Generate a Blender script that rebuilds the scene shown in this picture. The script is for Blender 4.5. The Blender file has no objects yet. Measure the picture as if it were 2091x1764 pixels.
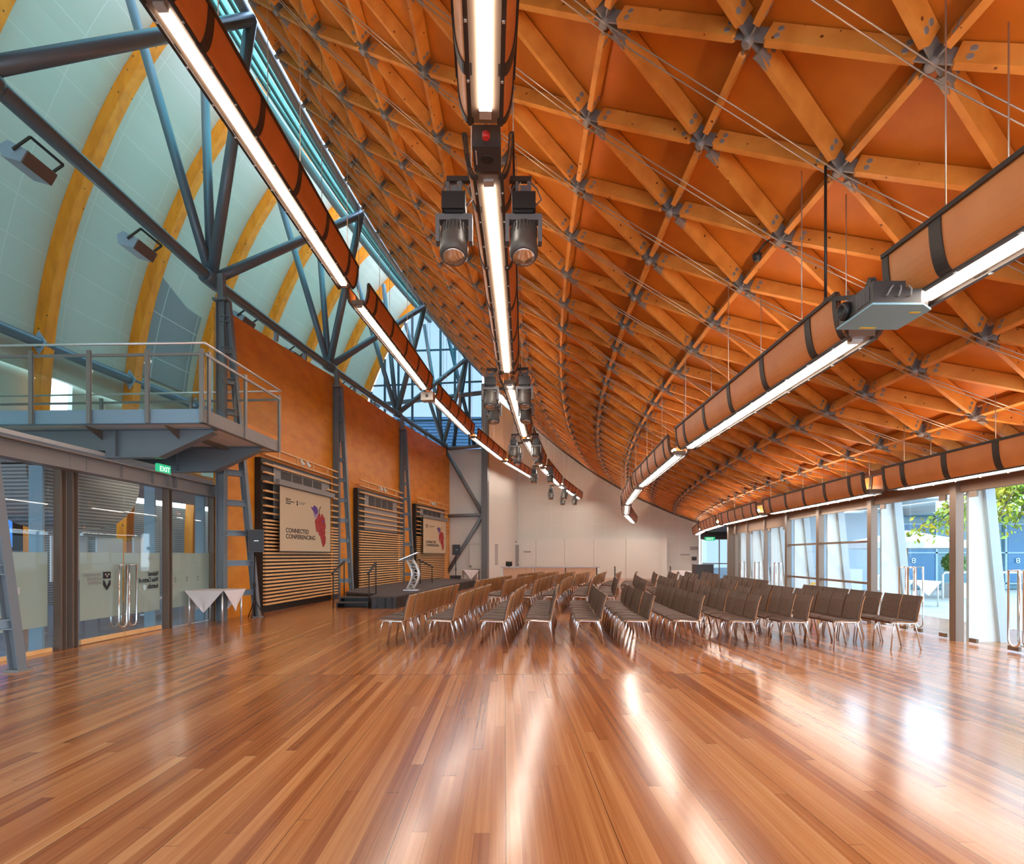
import bpy, math, random
from mathutils import Vector, Matrix
random.seed(7)
R = math.radians
scene = bpy.context.scene
COL = scene.collection

# ------------------------------------------------------------------ camera
cam_d = bpy.data.cameras.new('camera')
cam_d.sensor_width = 36.0
cam_d.lens = 36.0 * 1140.0 / 2091.0
cam_d.shift_y = 252.0 / 2091.0
cam_d.clip_end = 500
cam = bpy.data.objects.new('camera', cam_d)
cam.location = (0, 0, 1.5)
cam.rotation_euler = (R(90), 0, 0)
COL.objects.link(cam)
scene.camera = cam

# ------------------------------------------------------------------ light + exposure
world = bpy.data.worlds.new('sky')
scene.world = world
world.use_nodes = True
wn = world.node_tree
wn.nodes.clear()
w_out = wn.nodes.new('ShaderNodeOutputWorld')
w_bg = wn.nodes.new('ShaderNodeBackground')
w_co = wn.nodes.new('ShaderNodeTexCoord')
w_sp = wn.nodes.new('ShaderNodeSeparateXYZ')
w_ra = wn.nodes.new('ShaderNodeValToRGB')
w_ra.color_ramp.elements[0].position = 0.0
w_ra.color_ramp.elements[0].color = (0.66, 0.83, 1.0, 1)
w_ra.color_ramp.elements[1].position = 0.7
w_ra.color_ramp.elements[1].color = (0.50, 0.72, 1.0, 1)
wn.links.new(w_co.outputs['Generated'], w_sp.inputs[0])
wn.links.new(w_sp.outputs['Z'], w_ra.inputs[0])
wn.links.new(w_ra.outputs[0], w_bg.inputs['Color'])
w_bg.inputs['Strength'].default_value = 3.3
wn.links.new(w_bg.outputs[0], w_out.inputs[0])

STRIP = 19.0          # radiance of the linear lamps
ADDED_UPLIGHT = 15.0  # radiance of the added tubes that brighten the roof
scene.view_settings.view_transform = 'Standard'
scene.view_settings.look = 'None'
scene.view_settings.gamma = 1.0
scene.view_settings.use_curve_mapping = False
scene.view_settings.exposure = 0.95
try:
    scene.cycles.use_denoising = True
    scene.cycles.max_bounces = 9
    scene.cycles.diffuse_bounces = 4
    scene.cycles.glossy_bounces = 4
    scene.cycles.transparent_max_bounces = 14
    scene.cycles.sample_clamp_indirect = 6.0
    scene.cycles.caustics_reflective = False
    scene.cycles.caustics_refractive = False
except Exception:
    pass

# ------------------------------------------------------------------ plan of the hall: everything lies on arcs about one centre
CX, CY = 104.0, 6.2123
def P(r, ph, z=0.0):
    a = R(ph)
    return Vector((CX - r * math.cos(a), CY + r * math.sin(a), z))
def er(ph):
    a = R(ph); return Vector((-math.cos(a), math.sin(a), 0))
def et(ph):
    a = R(ph); return Vector((math.sin(a), math.cos(a), 0))
UP = Vector((0, 0, 1))
RW, RG_, RR = 111.0, 111.25, 96.25        # timber wall, glass wall, window wall
PHE = 17.6                               # end wall

# ------------------------------------------------------------------ materials
def mat(name, color, rough=0.5, metal=0.0, emit=None, estr=0.0, spec=None, coat=0.0):
    m = bpy.data.materials.new(name); m.use_nodes = True
    b = m.node_tree.nodes['Principled BSDF']
    b.inputs['Base Color'].default_value = (*color, 1)
    b.inputs['Roughness'].default_value = rough
    b.inputs['Metallic'].default_value = metal
    if coat: b.inputs['Coat Weight'].default_value = coat
    if spec is not None: b.inputs['Specular IOR Level'].default_value = spec
    if emit:
        b.inputs['Emission Color'].default_value = (*emit, 1)
        b.inputs['Emission Strength'].default_value = estr
    return m
def nd(m, t): return m.node_tree.nodes.new(t)
def lk(m, a, b): m.node_tree.links.new(a, b)
def ramp(m, stops):
    n = nd(m, 'ShaderNodeValToRGB')
    e = n.color_ramp.elements
    while len(e) < len(stops): e.new(0.5)
    for q, (p, c) in zip(e, stops): q.position = p; q.color = (*c, 1)
    return n
def math_n(m, op, a=None, b=None):
    n = nd(m, 'ShaderNodeMath'); n.operation = op
    for k, v in enumerate((a, b)):
        if v is None: continue
        if isinstance(v, (int, float)): n.inputs[k].default_value = v
        else: lk(m, v, n.inputs[k])
    return n.outputs[0]
def noise_mat(name, stops, scale=4, detail=6, rough=0.5, stretch=(1, 1, 1), knots=None, metal=0.0):
    m = mat(name, (0.5, 0.5, 0.5), rough, metal)
    b = m.node_tree.nodes['Principled BSDF']
    tc = nd(m, 'ShaderNodeTexCoord'); mp = nd(m, 'ShaderNodeMapping'); mp.inputs['Scale'].default_value = stretch
    lk(m, tc.outputs['Object'], mp.inputs[0])
    nz = nd(m, 'ShaderNodeTexNoise'); nz.inputs['Scale'].default_value = scale; nz.inputs['Detail'].default_value = detail
    lk(m, mp.outputs[0], nz.inputs['Vector'])
    rp = ramp(m, stops); lk(m, nz.outputs[0], rp.inputs[0])
    out = rp.outputs[0]
    if knots:
        vo = nd(m, 'ShaderNodeTexVoronoi'); vo.inputs['Scale'].default_value = knots[0]
        lk(m, tc.outputs['Object'], vo.inputs['Vector'])
        lt = math_n(m, 'LESS_THAN', vo.outputs['Distance'], knots[1])
        mx = nd(m, 'ShaderNodeMix'); mx.data_type = 'RGBA'
        lk(m, lt, mx.inputs[0]); lk(m, out, mx.inputs[6]); mx.inputs[7].default_value = (*knots[2], 1)
        out = mx.outputs[2]
    lk(m, out, b.inputs['Base Color'])
    return m
def glass_mat(name, tint, refl=0.09, body=None, amount=0.0):
    m = bpy.data.materials.new(name); m.use_nodes = True
    t = m.node_tree; t.nodes.clear()
    o = t.nodes.new('ShaderNodeOutputMaterial'); tr = t.nodes.new('ShaderNodeBsdfTransparent'); gl = t.nodes.new('ShaderNodeBsdfGlossy')
    tr.inputs[0].default_value = (*tint, 1); gl.inputs['Roughness'].default_value = 0.02
    lw_ = t.nodes.new('ShaderNodeLayerWeight'); lw_.inputs['Blend'].default_value = 0.5
    pw_ = t.nodes.new('ShaderNodeMath'); pw_.operation = 'POWER'; pw_.inputs[1].default_value = 5.0
    t.links.new(lw_.outputs['Facing'], pw_.inputs[0])
    lw = t.nodes.new('ShaderNodeMath'); lw.operation = 'MULTIPLY_ADD'; lw.inputs[1].default_value = 0.75; lw.inputs[2].default_value = refl * 0.4
    t.links.new(pw_.outputs[0], lw.inputs[0])
    mx = t.nodes.new('ShaderNodeMixShader')
    t.links.new(lw.outputs[0], mx.inputs[0]); t.links.new(tr.outputs[0], mx.inputs[1]); t.links.new(gl.outputs[0], mx.inputs[2])
    last = mx
    if body:
        df = t.nodes.new('ShaderNodeBsdfDiffuse'); df.inputs[0].default_value = (*body, 1)
        tl = t.nodes.new('ShaderNodeBsdfTranslucent'); tl.inputs[0].default_value = (*body, 1)
        ad = t.nodes.new('ShaderNodeMixShader'); ad.inputs[0].default_value = 0.5
        t.links.new(df.outputs[0], ad.inputs[1]); t.links.new(tl.outputs[0], ad.inputs[2])
        m2 = t.nodes.new('ShaderNodeMixShader'); m2.inputs[0].default_value = amount
        t.links.new(mx.outputs[0], m2.inputs[1]); t.links.new(ad.outputs[0], m2.inputs[2]); last = m2
    t.links.new(last.outputs[0], o.inputs[0])
    return m

def floor_mat():
    m = mat('hardwood_planks', (0.5, 0.2, 0.08), 0.2)
    b = m.node_tree.nodes['Principled BSDF']
    tc = nd(m, 'ShaderNodeTexCoord'); mp = nd(m, 'ShaderNodeMapping')
    mp.inputs['Rotation'].default_value = (0, 0, R(-0.8))
    lk(m, tc.outputs['Object'], mp.inputs[0])
    sp = nd(m, 'ShaderNodeSeparateXYZ'); lk(m, mp.outputs[0], sp.inputs[0])
    x = math_n(m, 'ADD', sp.outputs[0], 59.1 - 0.007); y = sp.outputs[1]
    # beyond the cross seam the boards are offset
    beyond = math_n(m, 'GREATER_THAN', y, 7.05)
    x2 = math_n(m, 'ADD', x, math_n(m, 'MULTIPLY', beyond, 0.03))
    pw = 0.591 / 7
    px = math_n(m, 'DIVIDE', x2, pw); idx = math_n(m, 'FLOOR', px); fx = math_n(m, 'FRACT', px)
    wn1 = nd(m, 'ShaderNodeTexWhiteNoise'); wn1.noise_dimensions = '1D'; lk(m, idx, wn1.inputs['W'])
    yo = math_n(m, 'ADD', math_n(m, 'DIVIDE', y, 3.6), math_n(m, 'MULTIPLY', wn1.outputs[0], 7.0))
    yo = math_n(m, 'ADD', yo, math_n(m, 'MULTIPLY', beyond, 0.37))
    iy = math_n(m, 'FLOOR', yo); fy = math_n(m, 'FRACT', yo)
    cb = nd(m, 'ShaderNodeCombineXYZ'); lk(m, idx, cb.inputs[0]); lk(m, iy, cb.inputs[1])
    wn2 = nd(m, 'ShaderNodeTexWhiteNoise'); wn2.noise_dimensions = '2D'; lk(m, cb.outputs[0], wn2.inputs['Vector'])
    # grain: noise stretched along the board
    cg = nd(m, 'ShaderNodeCombineXYZ')
    lk(m, math_n(m, 'MULTIPLY', x, 42.0), cg.inputs[0]); lk(m, math_n(m, 'MULTIPLY', y, 0.6), cg.inputs[1]); lk(m, math_n(m, 'MULTIPLY', wn2.outputs[0], 40.0), cg.inputs[2])
    nz = nd(m, 'ShaderNodeTexNoise'); nz.inputs['Scale'].default_value = 1.0; nz.inputs['Detail'].default_value = 6; nz.inputs['Roughness'].default_value = 0.62
    lk(m, cg.outputs[0], nz.inputs['Vector'])
    v = math_n(m, 'ADD', math_n(m, 'MULTIPLY', wn2.outputs[0], 0.52), math_n(m, 'MULTIPLY', nz.outputs[0], 0.85))
    v = math_n(m, 'SUBTRACT', v, 0.17)
    rp = ramp(m, [(0.0, (0.15, 0.034, 0.010)), (0.25, (0.30, 0.086, 0.023)), (0.5, (0.44, 0.155, 0.044)), (0.75, (0.57, 0.235, 0.082)), (1.0, (0.68, 0.35, 0.155))])
    lk(m, v, rp.inputs[0])
    seam = math_n(m, 'FRACT', math_n(m, 'DIVIDE', x2, 0.591))
    s1 = math_n(m, 'LESS_THAN', seam, 0.0065)
    s2 = math_n(m, 'LESS_THAN', fx, 0.022)
    s3 = math_n(m, 'LESS_THAN', fy, 0.0016)
    s4 = math_n(m, 'LESS_THAN', math_n(m, 'ABSOLUTE', math_n(m, 'SUBTRACT', y, 7.05)), 0.012)
    dark = math_n(m, 'MAXIMUM', s1, math_n(m, 'MAXIMUM', math_n(m, 'MULTIPLY', s2, 0.30), math_n(m, 'MAXIMUM', math_n(m, 'MULTIPLY', s3, 0.5), math_n(m, 'MULTIPLY', s4, 0.6))))
    mx = nd(m, 'ShaderNodeMix'); mx.data_type = 'RGBA'
    lk(m, dark, mx.inputs[0]); lk(m, rp.outputs[0], mx.inputs[6]); mx.inputs[7].default_value = (0.035, 0.010, 0.004, 1)
    lk(m, mx.outputs[2], b.inputs['Base Color'])
    n2 = nd(m, 'ShaderNodeTexNoise'); n2.inputs['Scale'].default_value = 0.7; n2.inputs['Detail'].default_value = 4
    lk(m, tc.outputs['Object'], n2.inputs['Vector'])
    mr = nd(m, 'ShaderNodeMapRange'); mr.inputs['To Min'].default_value = 0.13; mr.inputs['To Max'].default_value = 0.25
    lk(m, n2.outputs[0], mr.inputs[0]); lk(m, mr.outputs[0], b.inputs['Roughness'])
    b.inputs['Specular IOR Level'].default_value = 0.9
    b.inputs['IOR'].default_value = 1.6
    bp = nd(m, 'ShaderNodeBump'); bp.inputs['Strength'].default_value = 0.02; bp.inputs['Distance'].default_value = 0.01
    lk(m, math_n(m, 'SUBTRACT', nz.outputs[0], dark), bp.inputs['Height']); lk(m, bp.outputs[0], b.inputs['Normal'])
    return m

def brick_mat(name, c1, c2, mort, scale, w, h, msize=0.01, rough=0.6, axes='XZ', uv=False, offset=0.0):
    m = mat(name, c1, rough); b = m.node_tree.nodes['Principled BSDF']
    tc = nd(m, 'ShaderNodeTexCoord')
    bt = nd(m, 'ShaderNodeTexBrick'); bt.offset = offset
    bt.inputs['Color1'].default_value = (*c1, 1); bt.inputs['Color2'].default_value = (*c2, 1); bt.inputs['Mortar'].default_value = (*mort, 1)
    bt.inputs['Scale'].default_value = scale; bt.inputs['Mortar Size'].default_value = msize
    bt.inputs['Brick Width'].default_value = w; bt.inputs['Row Height'].default_value = h
    if uv: lk(m, tc.outputs['UV'], bt.inputs['Vector'])
    else:
        sp = nd(m, 'ShaderNodeSeparateXYZ'); lk(m, tc.outputs['Object'], sp.inputs[0])
        cb = nd(m, 'ShaderNodeCombineXYZ')
        lk(m, sp.outputs['XYZ'.index(axes[0])], cb.inputs[0]); lk(m, sp.outputs['XYZ'.index(axes[1])], cb.inputs[1])
        lk(m, cb.outputs[0], bt.inputs['Vector'])
    lk(m, bt.outputs['Color'], b.inputs['Base Color'])
    return m

M = {}
M['floor'] = floor_mat()
M['ply'] = noise_mat('roof_plywood', [(0.25, (0.42, 0.115, 0.008)), (0.6, (0.55, 0.172, 0.013)), (0.85, (0.63, 0.22, 0.025))], 2.2, 8, 0.55)
M['beam'] = noise_mat('roof_beam_pine', [(0.25, (0.52, 0.180, 0.026)), (0.55, (0.70, 0.290, 0.052)), (0.85, (0.78, 0.38, 0.09))], 3.0, 8, 0.5, knots=(6.5, 0.10, (0.16, 0.045, 0.010)))
M['wallply'] = noise_mat('wall_plywood', [(0.25, (0.70, 0.22, 0.012)), (0.55, (0.84, 0.30, 0.018)), (0.85, (0.90, 0.36, 0.03))], 1.6, 9, 0.42, stretch=(1, 1, 2.5))
M['veneer'] = noise_mat('reflector_veneer', [(0.2, (0.60, 0.19, 0.045)), (0.8, (0.72, 0.27, 0.075))], 3.0, 5, 0.4)
M['rib'] = noise_mat('glulam', [(0.25, (0.74, 0.20, 0.006)), (0.55, (0.93, 0.29, 0.010)), (0.85, (0.96, 0.36, 0.025))], 2.5, 8, 0.5, stretch=(2, 2, .6), knots=(3.6, 0.10, (0.24, 0.09, 0.015)))
M['slat'] = noise_mat('slat_pine', [(0.2, (0.86, 0.44, 0.15)), (0.8, (0.94, 0.58, 0.26))], 5, 4, 0.45)
M['steel'] = mat('steel_grey_paint', (0.20, 0.225, 0.245), 0.38, 0.15)
M['tube'] = mat('truss_paint', (0.135, 0.195, 0.245), 0.35, 0.2)
M['hub'] = mat('galvanised', (0.27, 0.27, 0.265), 0.5, 0.3)
M['rod'] = mat('tie_rod_steel', (0.55, 0.47, 0.40), 0.35, 0.7)
M['dark'] = mat('dark_bronze', (0.055, 0.042, 0.035), 0.45, 0.3)
M['black'] = mat('black_plastic', (0.016, 0.015, 0.015), 0.45)
M['blackcloth'] = noise_mat('black_cloth', [(0.3, (0.010, 0.009, 0.009)), (0.7, (0.05, 0.045, 0.045))], 7, 3, 0.5, stretch=(1, 1, 0.25))
M['stagetop'] = mat('stage_deck_carpet', (0.085, 0.066, 0.060), 0.75)
M['frame'] = mat('window_frame_brown', (0.20, 0.140, 0.100), 0.4, 0.2)
M['frame_grey'] = mat('frame_grey', (0.27, 0.255, 0.24), 0.4, 0.15)
M['bluefin'] = mat('blue_grey_fin', (0.27, 0.40, 0.50), 0.5)
M['blind'] = mat('roller_blind', (0.21, 0.125, 0.080), 0.7)
M['glass'] = glass_mat('clear_glass', (0.93, 0.97, 0.96))
M['tintglass'] = glass_mat('solar_glass', (0.38, 0.42, 0.45))
M['skyglass'] = glass_mat('skylight_glass', (0.48, 0.70, 0.65))
M['frost'] = glass_mat('frosted_film', (0.9, 0.95, 0.9), body=(0.80, 0.78, 0.68), amount=0.75)
M['chrome'] = mat('chrome', (0.75, 0.72, 0.70), 0.16, 1.0)
M['alu'] = mat('brushed_aluminium', (0.78, 0.76, 0.74), 0.3, 0.7)
M['white'] = mat('white_paint', (0.79, 0.79, 0.74), 0.6)
M['fin'] = mat('fin_white', (0.84, 0.87, 0.88), 0.6)
M['flange'] = mat('flange_paint', (0.50, 0.56, 0.60), 0.5)
M['soffit'] = mat('soffit_white', (0.74, 0.69, 0.64), 0.6)
M['endwall'] = brick_mat('acoustic_wall', (0.76, 0.755, 0.70), (0.74, 0.735, 0.68), (0.77, 0.765, 0.71), 1.0, 0.9, 0.9, 0.05, 0.7)
M['shell'] = brick_mat('shell_panels', (0.50, 0.56, 0.47), (0.53, 0.58, 0.49), (0.60, 0.66, 0.57), 1.0, 1.9, 1.1, 0.012, 0.65, uv=True, offset=0.0)
M['greytile'] = brick_mat('grey_tiles', (0.25, 0.28, 0.28), (0.25, 0.28, 0.28), (0.6, 0.66, 0.62), 1.0, 1.6, 1.6, 0.012, 0.6, uv=True)
M['cloth'] = mat('white_linen', (0.82, 0.76, 0.74), 0.8)
M['seat'] = noise_mat('brown_upholstery', [(0.3, (0.080, 0.043, 0.027)), (0.7, (0.120, 0.068, 0.043))], 30, 3, 0.65)
M['chairply'] = noise_mat('chair_plywood', [(0.2, (0.36, 0.135, 0.035)), (0.8, (0.56, 0.24, 0.075))], 4, 5, 0.35, stretch=(6, 6, 1))
M['edge'] = mat('ply_edge', (0.62, 0.42, 0.24), 0.5)
M['screen'] = mat('projection_fabric', (0.66, 0.50, 0.32), 0.8)
M['ink'] = mat('printed_ink', (0.02, 0.015, 0.02), 0.8)
M['purple'] = mat('printed_purple', (0.13, 0.055, 0.27), 0.8)
M['lilac'] = mat('printed_lilac', (0.42, 0.28, 0.42), 0.8)
M['grape'] = noise_mat('printed_red', [(0.3, (0.30, 0.018, 0.020)), (0.6, (0.46, 0.045, 0.04)), (0.8, (0.58, 0.14, 0.10))], 9, 2, 0.8)
M['greyink'] = mat('printed_grey', (0.30, 0.29, 0.27), 0.8)
M['lamp'] = mat('lamp_diffuser', (1, 1, 1), 0.5, emit=(1.0, 0.88, 0.76), estr=STRIP)
M['added_uplamp'] = mat('added_uplight', (1, 1, 1), 0.5, emit=(1.0, 0.80, 0.58), estr=ADDED_UPLIGHT)
M['downlamp'] = mat('downlight', (1, 1, 1), 0.5, emit=(1.0, 0.9, 0.75), estr=12)
M['exit'] = mat('exit_green', (0.02, 0.35, 0.16), 0.5, emit=(0.02, 0.45, 0.2), estr=0.5)
M['exitwhite'] = mat('exit_white', (0.9, 0.95, 0.9), 0.5, emit=(0.8, 1, 0.9), estr=0.7)
M['red'] = mat('red_paint', (0.60, 0.03, 0.03), 0.35)
M['yellow'] = mat('yellow_label', (0.75, 0.55, 0.05), 0.5)
M['projgrey'] = mat('projector_grey', (0.20, 0.40, 0.50), 0.45)
M['headbody'] = mat('stage_light_housing', (0.085, 0.072, 0.062), 0.45)
M['projdark'] = mat('projector_dark', (0.045, 0.038, 0.036), 0.5)
M['counter'] = noise_mat('counter_veneer', [(0.2, (0.55, 0.31, 0.17)), (0.8, (0.66, 0.40, 0.24))], 3, 5, 0.4, stretch=(5, 5, 1))
M['counter_top'] = mat('stone_top', (0.42, 0.40, 0.40), 0.25)
M['paving'] = noise_mat('terrace_paving', [(0.3, (0.36, 0.35, 0.32)), (0.7, (0.44, 0.43, 0.40))], 1.5, 5, 0.8)
M['concrete'] = noise_mat('concourse_floor', [(0.3, (0.17, 0.19, 0.24)), (0.7, (0.24, 0.26, 0.30))], 1.2, 5, 0.22)
M['corr'] = brick_mat('corrugated_steel', (0.50, 0.53, 0.53), (0.44, 0.47, 0.48), (0.20, 0.21, 0.22), 1.0, 60.0, 0.075, 0.018, 0.4, axes='YZ')
M['louvre'] = brick_mat('blue_louvres', (0.22, 0.42, 0.62), (0.20, 0.38, 0.58), (0.07, 0.15, 0.25), 1.0, 90.0, 0.30, 0.09, 0.4, axes='XZ')
M['facade'] = mat('facade_teal', (0.08, 0.19, 0.24), 0.15)
M['facade_blue'] = mat('facade_blue_panel', (0.03, 0.14, 0.27), 0.3)
M['facade_wall'] = mat('facade_blue_grey', (0.42, 0.50, 0.58), 0.7)
M['slab'] = mat('pale_concrete', (0.62, 0.66, 0.66), 0.7)
M['umbrella'] = mat('umbrella_canvas', (0.66, 0.70, 0.74), 0.8)
M['wood'] = mat('umbrella_pole', (0.45, 0.24, 0.08), 0.5)
M['leaf'] = noise_mat('autumn_leaves', [(0.3, (0.10, 0.24, 0.02)), (0.5, (0.32, 0.42, 0.03)), (0.68, (0.70, 0.52, 0.03))], 1.3, 3, 0.6)
M['topiary'] = noise_mat('topiary_leaves', [(0.3, (0.06, 0.17, 0.03)), (0.7, (0.20, 0.38, 0.07))], 14, 3, 0.6)
M['bark'] = mat('bark', (0.12, 0.08, 0.05), 0.8)
M['bluelight'] = mat('floodlight_body', (0.36, 0.47, 0.58), 0.4)
M['floodface'] = mat('floodlight_face', (0.15, 0.125, 0.11), 0.4)
M['bush'] = noise_mat('garden_shrubs', [(0.3, (0.03, 0.09, 0.02)), (0.7, (0.12, 0.20, 0.05))], 6, 3, 0.7)
M['spk'] = mat('speaker_side', (0.13, 0.12, 0.12), 0.55)
M['grille'] = mat('vent_grey', (0.33, 0.32, 0.31), 0.6)
M['cream'] = mat('cream_case', (0.62, 0.58, 0.50), 0.5)
M['tealpaint'] = mat('skylight_bar', (0.06, 0.13, 0.13), 0.4)
M['blueframe'] = mat('gable_frame', (0.045, 0.105, 0.15), 0.4)

# ------------------------------------------------------------------ mesh helpers
class MB:
    def __init__(s): s.v = []; s.f = []; s.mi = []; s.m = 0; s.smooth = []
    def add(s, vs, fs, smooth=False):
        o = len(s.v); s.v += [tuple(v) for v in vs]
        for f in fs: s.f.append(tuple(o + i for i in f)); s.mi.append(s.m); s.smooth.append(smooth)
    def hexa(s, c):                      # 8 corners: bottom 4, top 4
        s.add(c, [(3, 2, 1, 0), (4, 5, 6, 7), (0, 1, 5, 4), (1, 2, 6, 5), (2, 3, 7, 6), (3, 0, 4, 7)])
    def box(s, c, a, b, h):              # centre and three half vectors
        c, a, b, h = Vector(c), Vector(a), Vector(b), Vector(h)
        s.hexa([c - a - b - h, c + a - b - h, c + a + b - h, c - a + b - h, c - a - b + h, c + a - b + h, c + a + b + h, c - a + b + h])
    def abox(s, x0, x1, y0, y1, z0, z1):
        s.box(((x0 + x1) / 2, (y0 + y1) / 2, (z0 + z1) / 2), ((x1 - x0) / 2, 0, 0), (0, (y1 - y0) / 2, 0), (0, 0, (z1 - z0) / 2))
    def bar(s, p, q, w, h, up=UP):       # rectangular bar, w across, h along up
        p, q = Vector(p), Vector(q); d = q - p
        side = d.cross(Vector(up))
        if side.length < 1e-6: side = d.cross(Vector((1, 0, 0)))
        side.normalize(); u = side.cross(d).normalized()
        s.box((p + q) / 2, d / 2, side * (w / 2), u * (h / 2))
    def tube(s, pts, rad, n=8, closed=False, cap=True):
        pts = [Vector(p) for p in pts]; k = len(pts); o = len(s.v); prev = None
        rads = rad if isinstance(rad, (list, tuple)) else [rad] * k
        for i, p in enumerate(pts):
            if closed: d = pts[(i + 1) % k] - pts[i - 1]
            else: d = pts[min(i + 1, k - 1)] - pts[max(i - 1, 0)]
            d.normalize()
            if prev is None:
                a = d.cross(UP)
                if a.length < 1e-3: a = d.cross(Vector((1, 0, 0)))
            else:
                a = prev - d * prev.dot(d)
            a.normalize(); prev = a; b = d.cross(a)
            for j in range(n):
                t = 2 * math.pi * j / n
                s.v.append(tuple(p + (a * math.cos(t) + b * math.sin(t)) * rads[i]))
        for i in range(k if closed else k - 1):
            for j in range(n):
                i2 = (i + 1) % k
                s.f.append((o + i * n + j, o + i * n + (j + 1) % n, o + i2 * n + (j + 1) % n, o + i2 * n + j)); s.mi.append(s.m); s.smooth.append(True)
        if cap and not closed:
            s.f.append(tuple(o + j for j in reversed(range(n)))); s.mi.append(s.m); s.smooth.append(False)
            s.f.append(tuple(o + (k - 1) * n + j for j in range(n))); s.mi.append(s.m); s.smooth.append(False)
    def lathe(s, c, axis, prof, n=16):   # prof: (radius, along axis)
        axis = Vector(axis).normalized(); c = Vector(c)
        a = axis.cross(UP)
        if a.length < 1e-3: a = Vector((1, 0, 0))
        a.normalize(); b = axis.cross(a); o = len(s.v)
        for r, h in prof:
            for j in range(n):
                t = 2 * math.pi * j / n
                s.v.append(tuple(c + axis * h + (a * math.cos(t) + b * math.sin(t)) * r))
        for i in range(len(prof) - 1):
            for j in range(n):
                s.f.append((o + i * n + j, o + i * n + (j + 1) % n, o + (i + 1) * n + (j + 1) % n, o + (i + 1) * n + j)); s.mi.append(s.m); s.smooth.append(True)
        s.f.append(tuple(o + j for j in reversed(range(n)))); s.mi.append(s.m); s.smooth.append(False)
        s.f.append(tuple(o + (len(prof) - 1) * n + j for j in range(n))); s.mi.append(s.m); s.smooth.append(False)
    def prism(s, pts, d):                # polygon extruded by d
        d = Vector(d); pts = [Vector(p) for p in pts]; n = len(pts)
        s.add(pts + [p + d for p in pts], [tuple(reversed(range(n))), tuple(range(n, 2 * n))] + [(i, (i + 1) % n, n + (i + 1) % n, n + i) for i in range(n)])
    def grid(s, rows, smooth=True):      # list of rows of points
        n = len(rows[0]); o = len(s.v)
        for r in rows: s.v += [tuple(p) for p in r]
        for i in range(len(rows) - 1):
            for j in range(n - 1):
                s.f.append((o + i * n + j, o + i * n + j + 1, o + (i + 1) * n + j + 1, o + (i + 1) * n + j)); s.mi.append(s.m); s.smooth.append(smooth)
    def slab(s, rows, off):              # closed thick sheet; off(point index) -> offset vector
        n = len(rows[0]); k = len(rows)
        top = [[Vector(p) + off for p in r] if isinstance(off, Vector) else [Vector(p) + off(i, j) for j, p in enumerate(r)] for i, r in enumerate(rows)]
        o = len(s.v)
        for r in rows: s.v += [tuple(p) for p in r]
        for r in top: s.v += [tuple(p) for p in r]
        def A(i, j): return o + i * n + j
        def B(i, j): return o + k * n + i * n + j
        fs = []
        for i in range(k - 1):
            for j in range(n - 1):
                fs.append((A(i, j), A(i, j + 1), A(i + 1, j + 1), A(i + 1, j))); fs.append((B(i, j), B(i + 1, j), B(i + 1, j + 1), B(i, j + 1)))
        for i in range(k - 1):
            fs.append((A(i, 0), A(i + 1, 0), B(i + 1, 0), B(i, 0))); fs.append((A(i, n - 1), B(i, n - 1), B(i + 1, n - 1), A(i + 1, n - 1)))
        for j in range(n - 1):
            fs.append((A(0, j), B(0, j), B(0, j + 1), A(0, j + 1))); fs.append((A(k - 1, j), A(k - 1, j + 1), B(k - 1, j + 1), B(k - 1, j)))
        for f in fs: s.f.append(f); s.mi.append(s.m); s.smooth.append(False)
    def build(s, name, mats, parent=None, kind=None, label=None, uv=None):
        me = bpy.data.meshes.new(name)
        me.from_pydata(s.v, [], s.f)
        if not isinstance(mats, (list, tuple)): mats = [mats]
        for m in mats: me.materials.append(m)
        me.polygons.foreach_set('material_index', s.mi)
        me.polygons.foreach_set('use_smooth', s.smooth)
        if uv:
            ul = me.uv_layers.new(name='UVMap')
            for lp in me.loops: ul.data[lp.index].uv = uv(me.vertices[lp.vertex_index].co)
        me.update()
        o = bpy.data.objects.new(name, me); COL.objects.link(o)
        if parent is not None: attach(o, parent)
        if kind: o['kind'] = kind
        if label: o['label'] = label
        return o
ROOT_LOC = {}
def attach(o, parent):
    o.parent = parent
    top = parent
    L = ROOT_LOC.get(parent.name)
    if L is not None: o.matrix_parent_inverse = Matrix.Translation(-L)
def thing(name, loc, label, cat, group=None):
    o = bpy.data.objects.new(name, None); COL.objects.link(o)
    o.empty_display_size = 0.2; o.location = loc
    ROOT_LOC[o.name] = Vector(loc)
    o['label'] = label; o['category'] = cat
    if group: o['group'] = group
    return o
def tag(o, label, cat, group=None, kind=None):
    o['label'] = label; o['category'] = cat
    if group: o['group'] = group
    if kind: o['kind'] = kind
    return o
def struct(name, mb, m, uv=None):
    return mb.build(name, m, kind='structure', uv=uv)
ORD = 'first second third fourth fifth sixth seventh eighth ninth tenth eleventh twelfth'.split()
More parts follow.
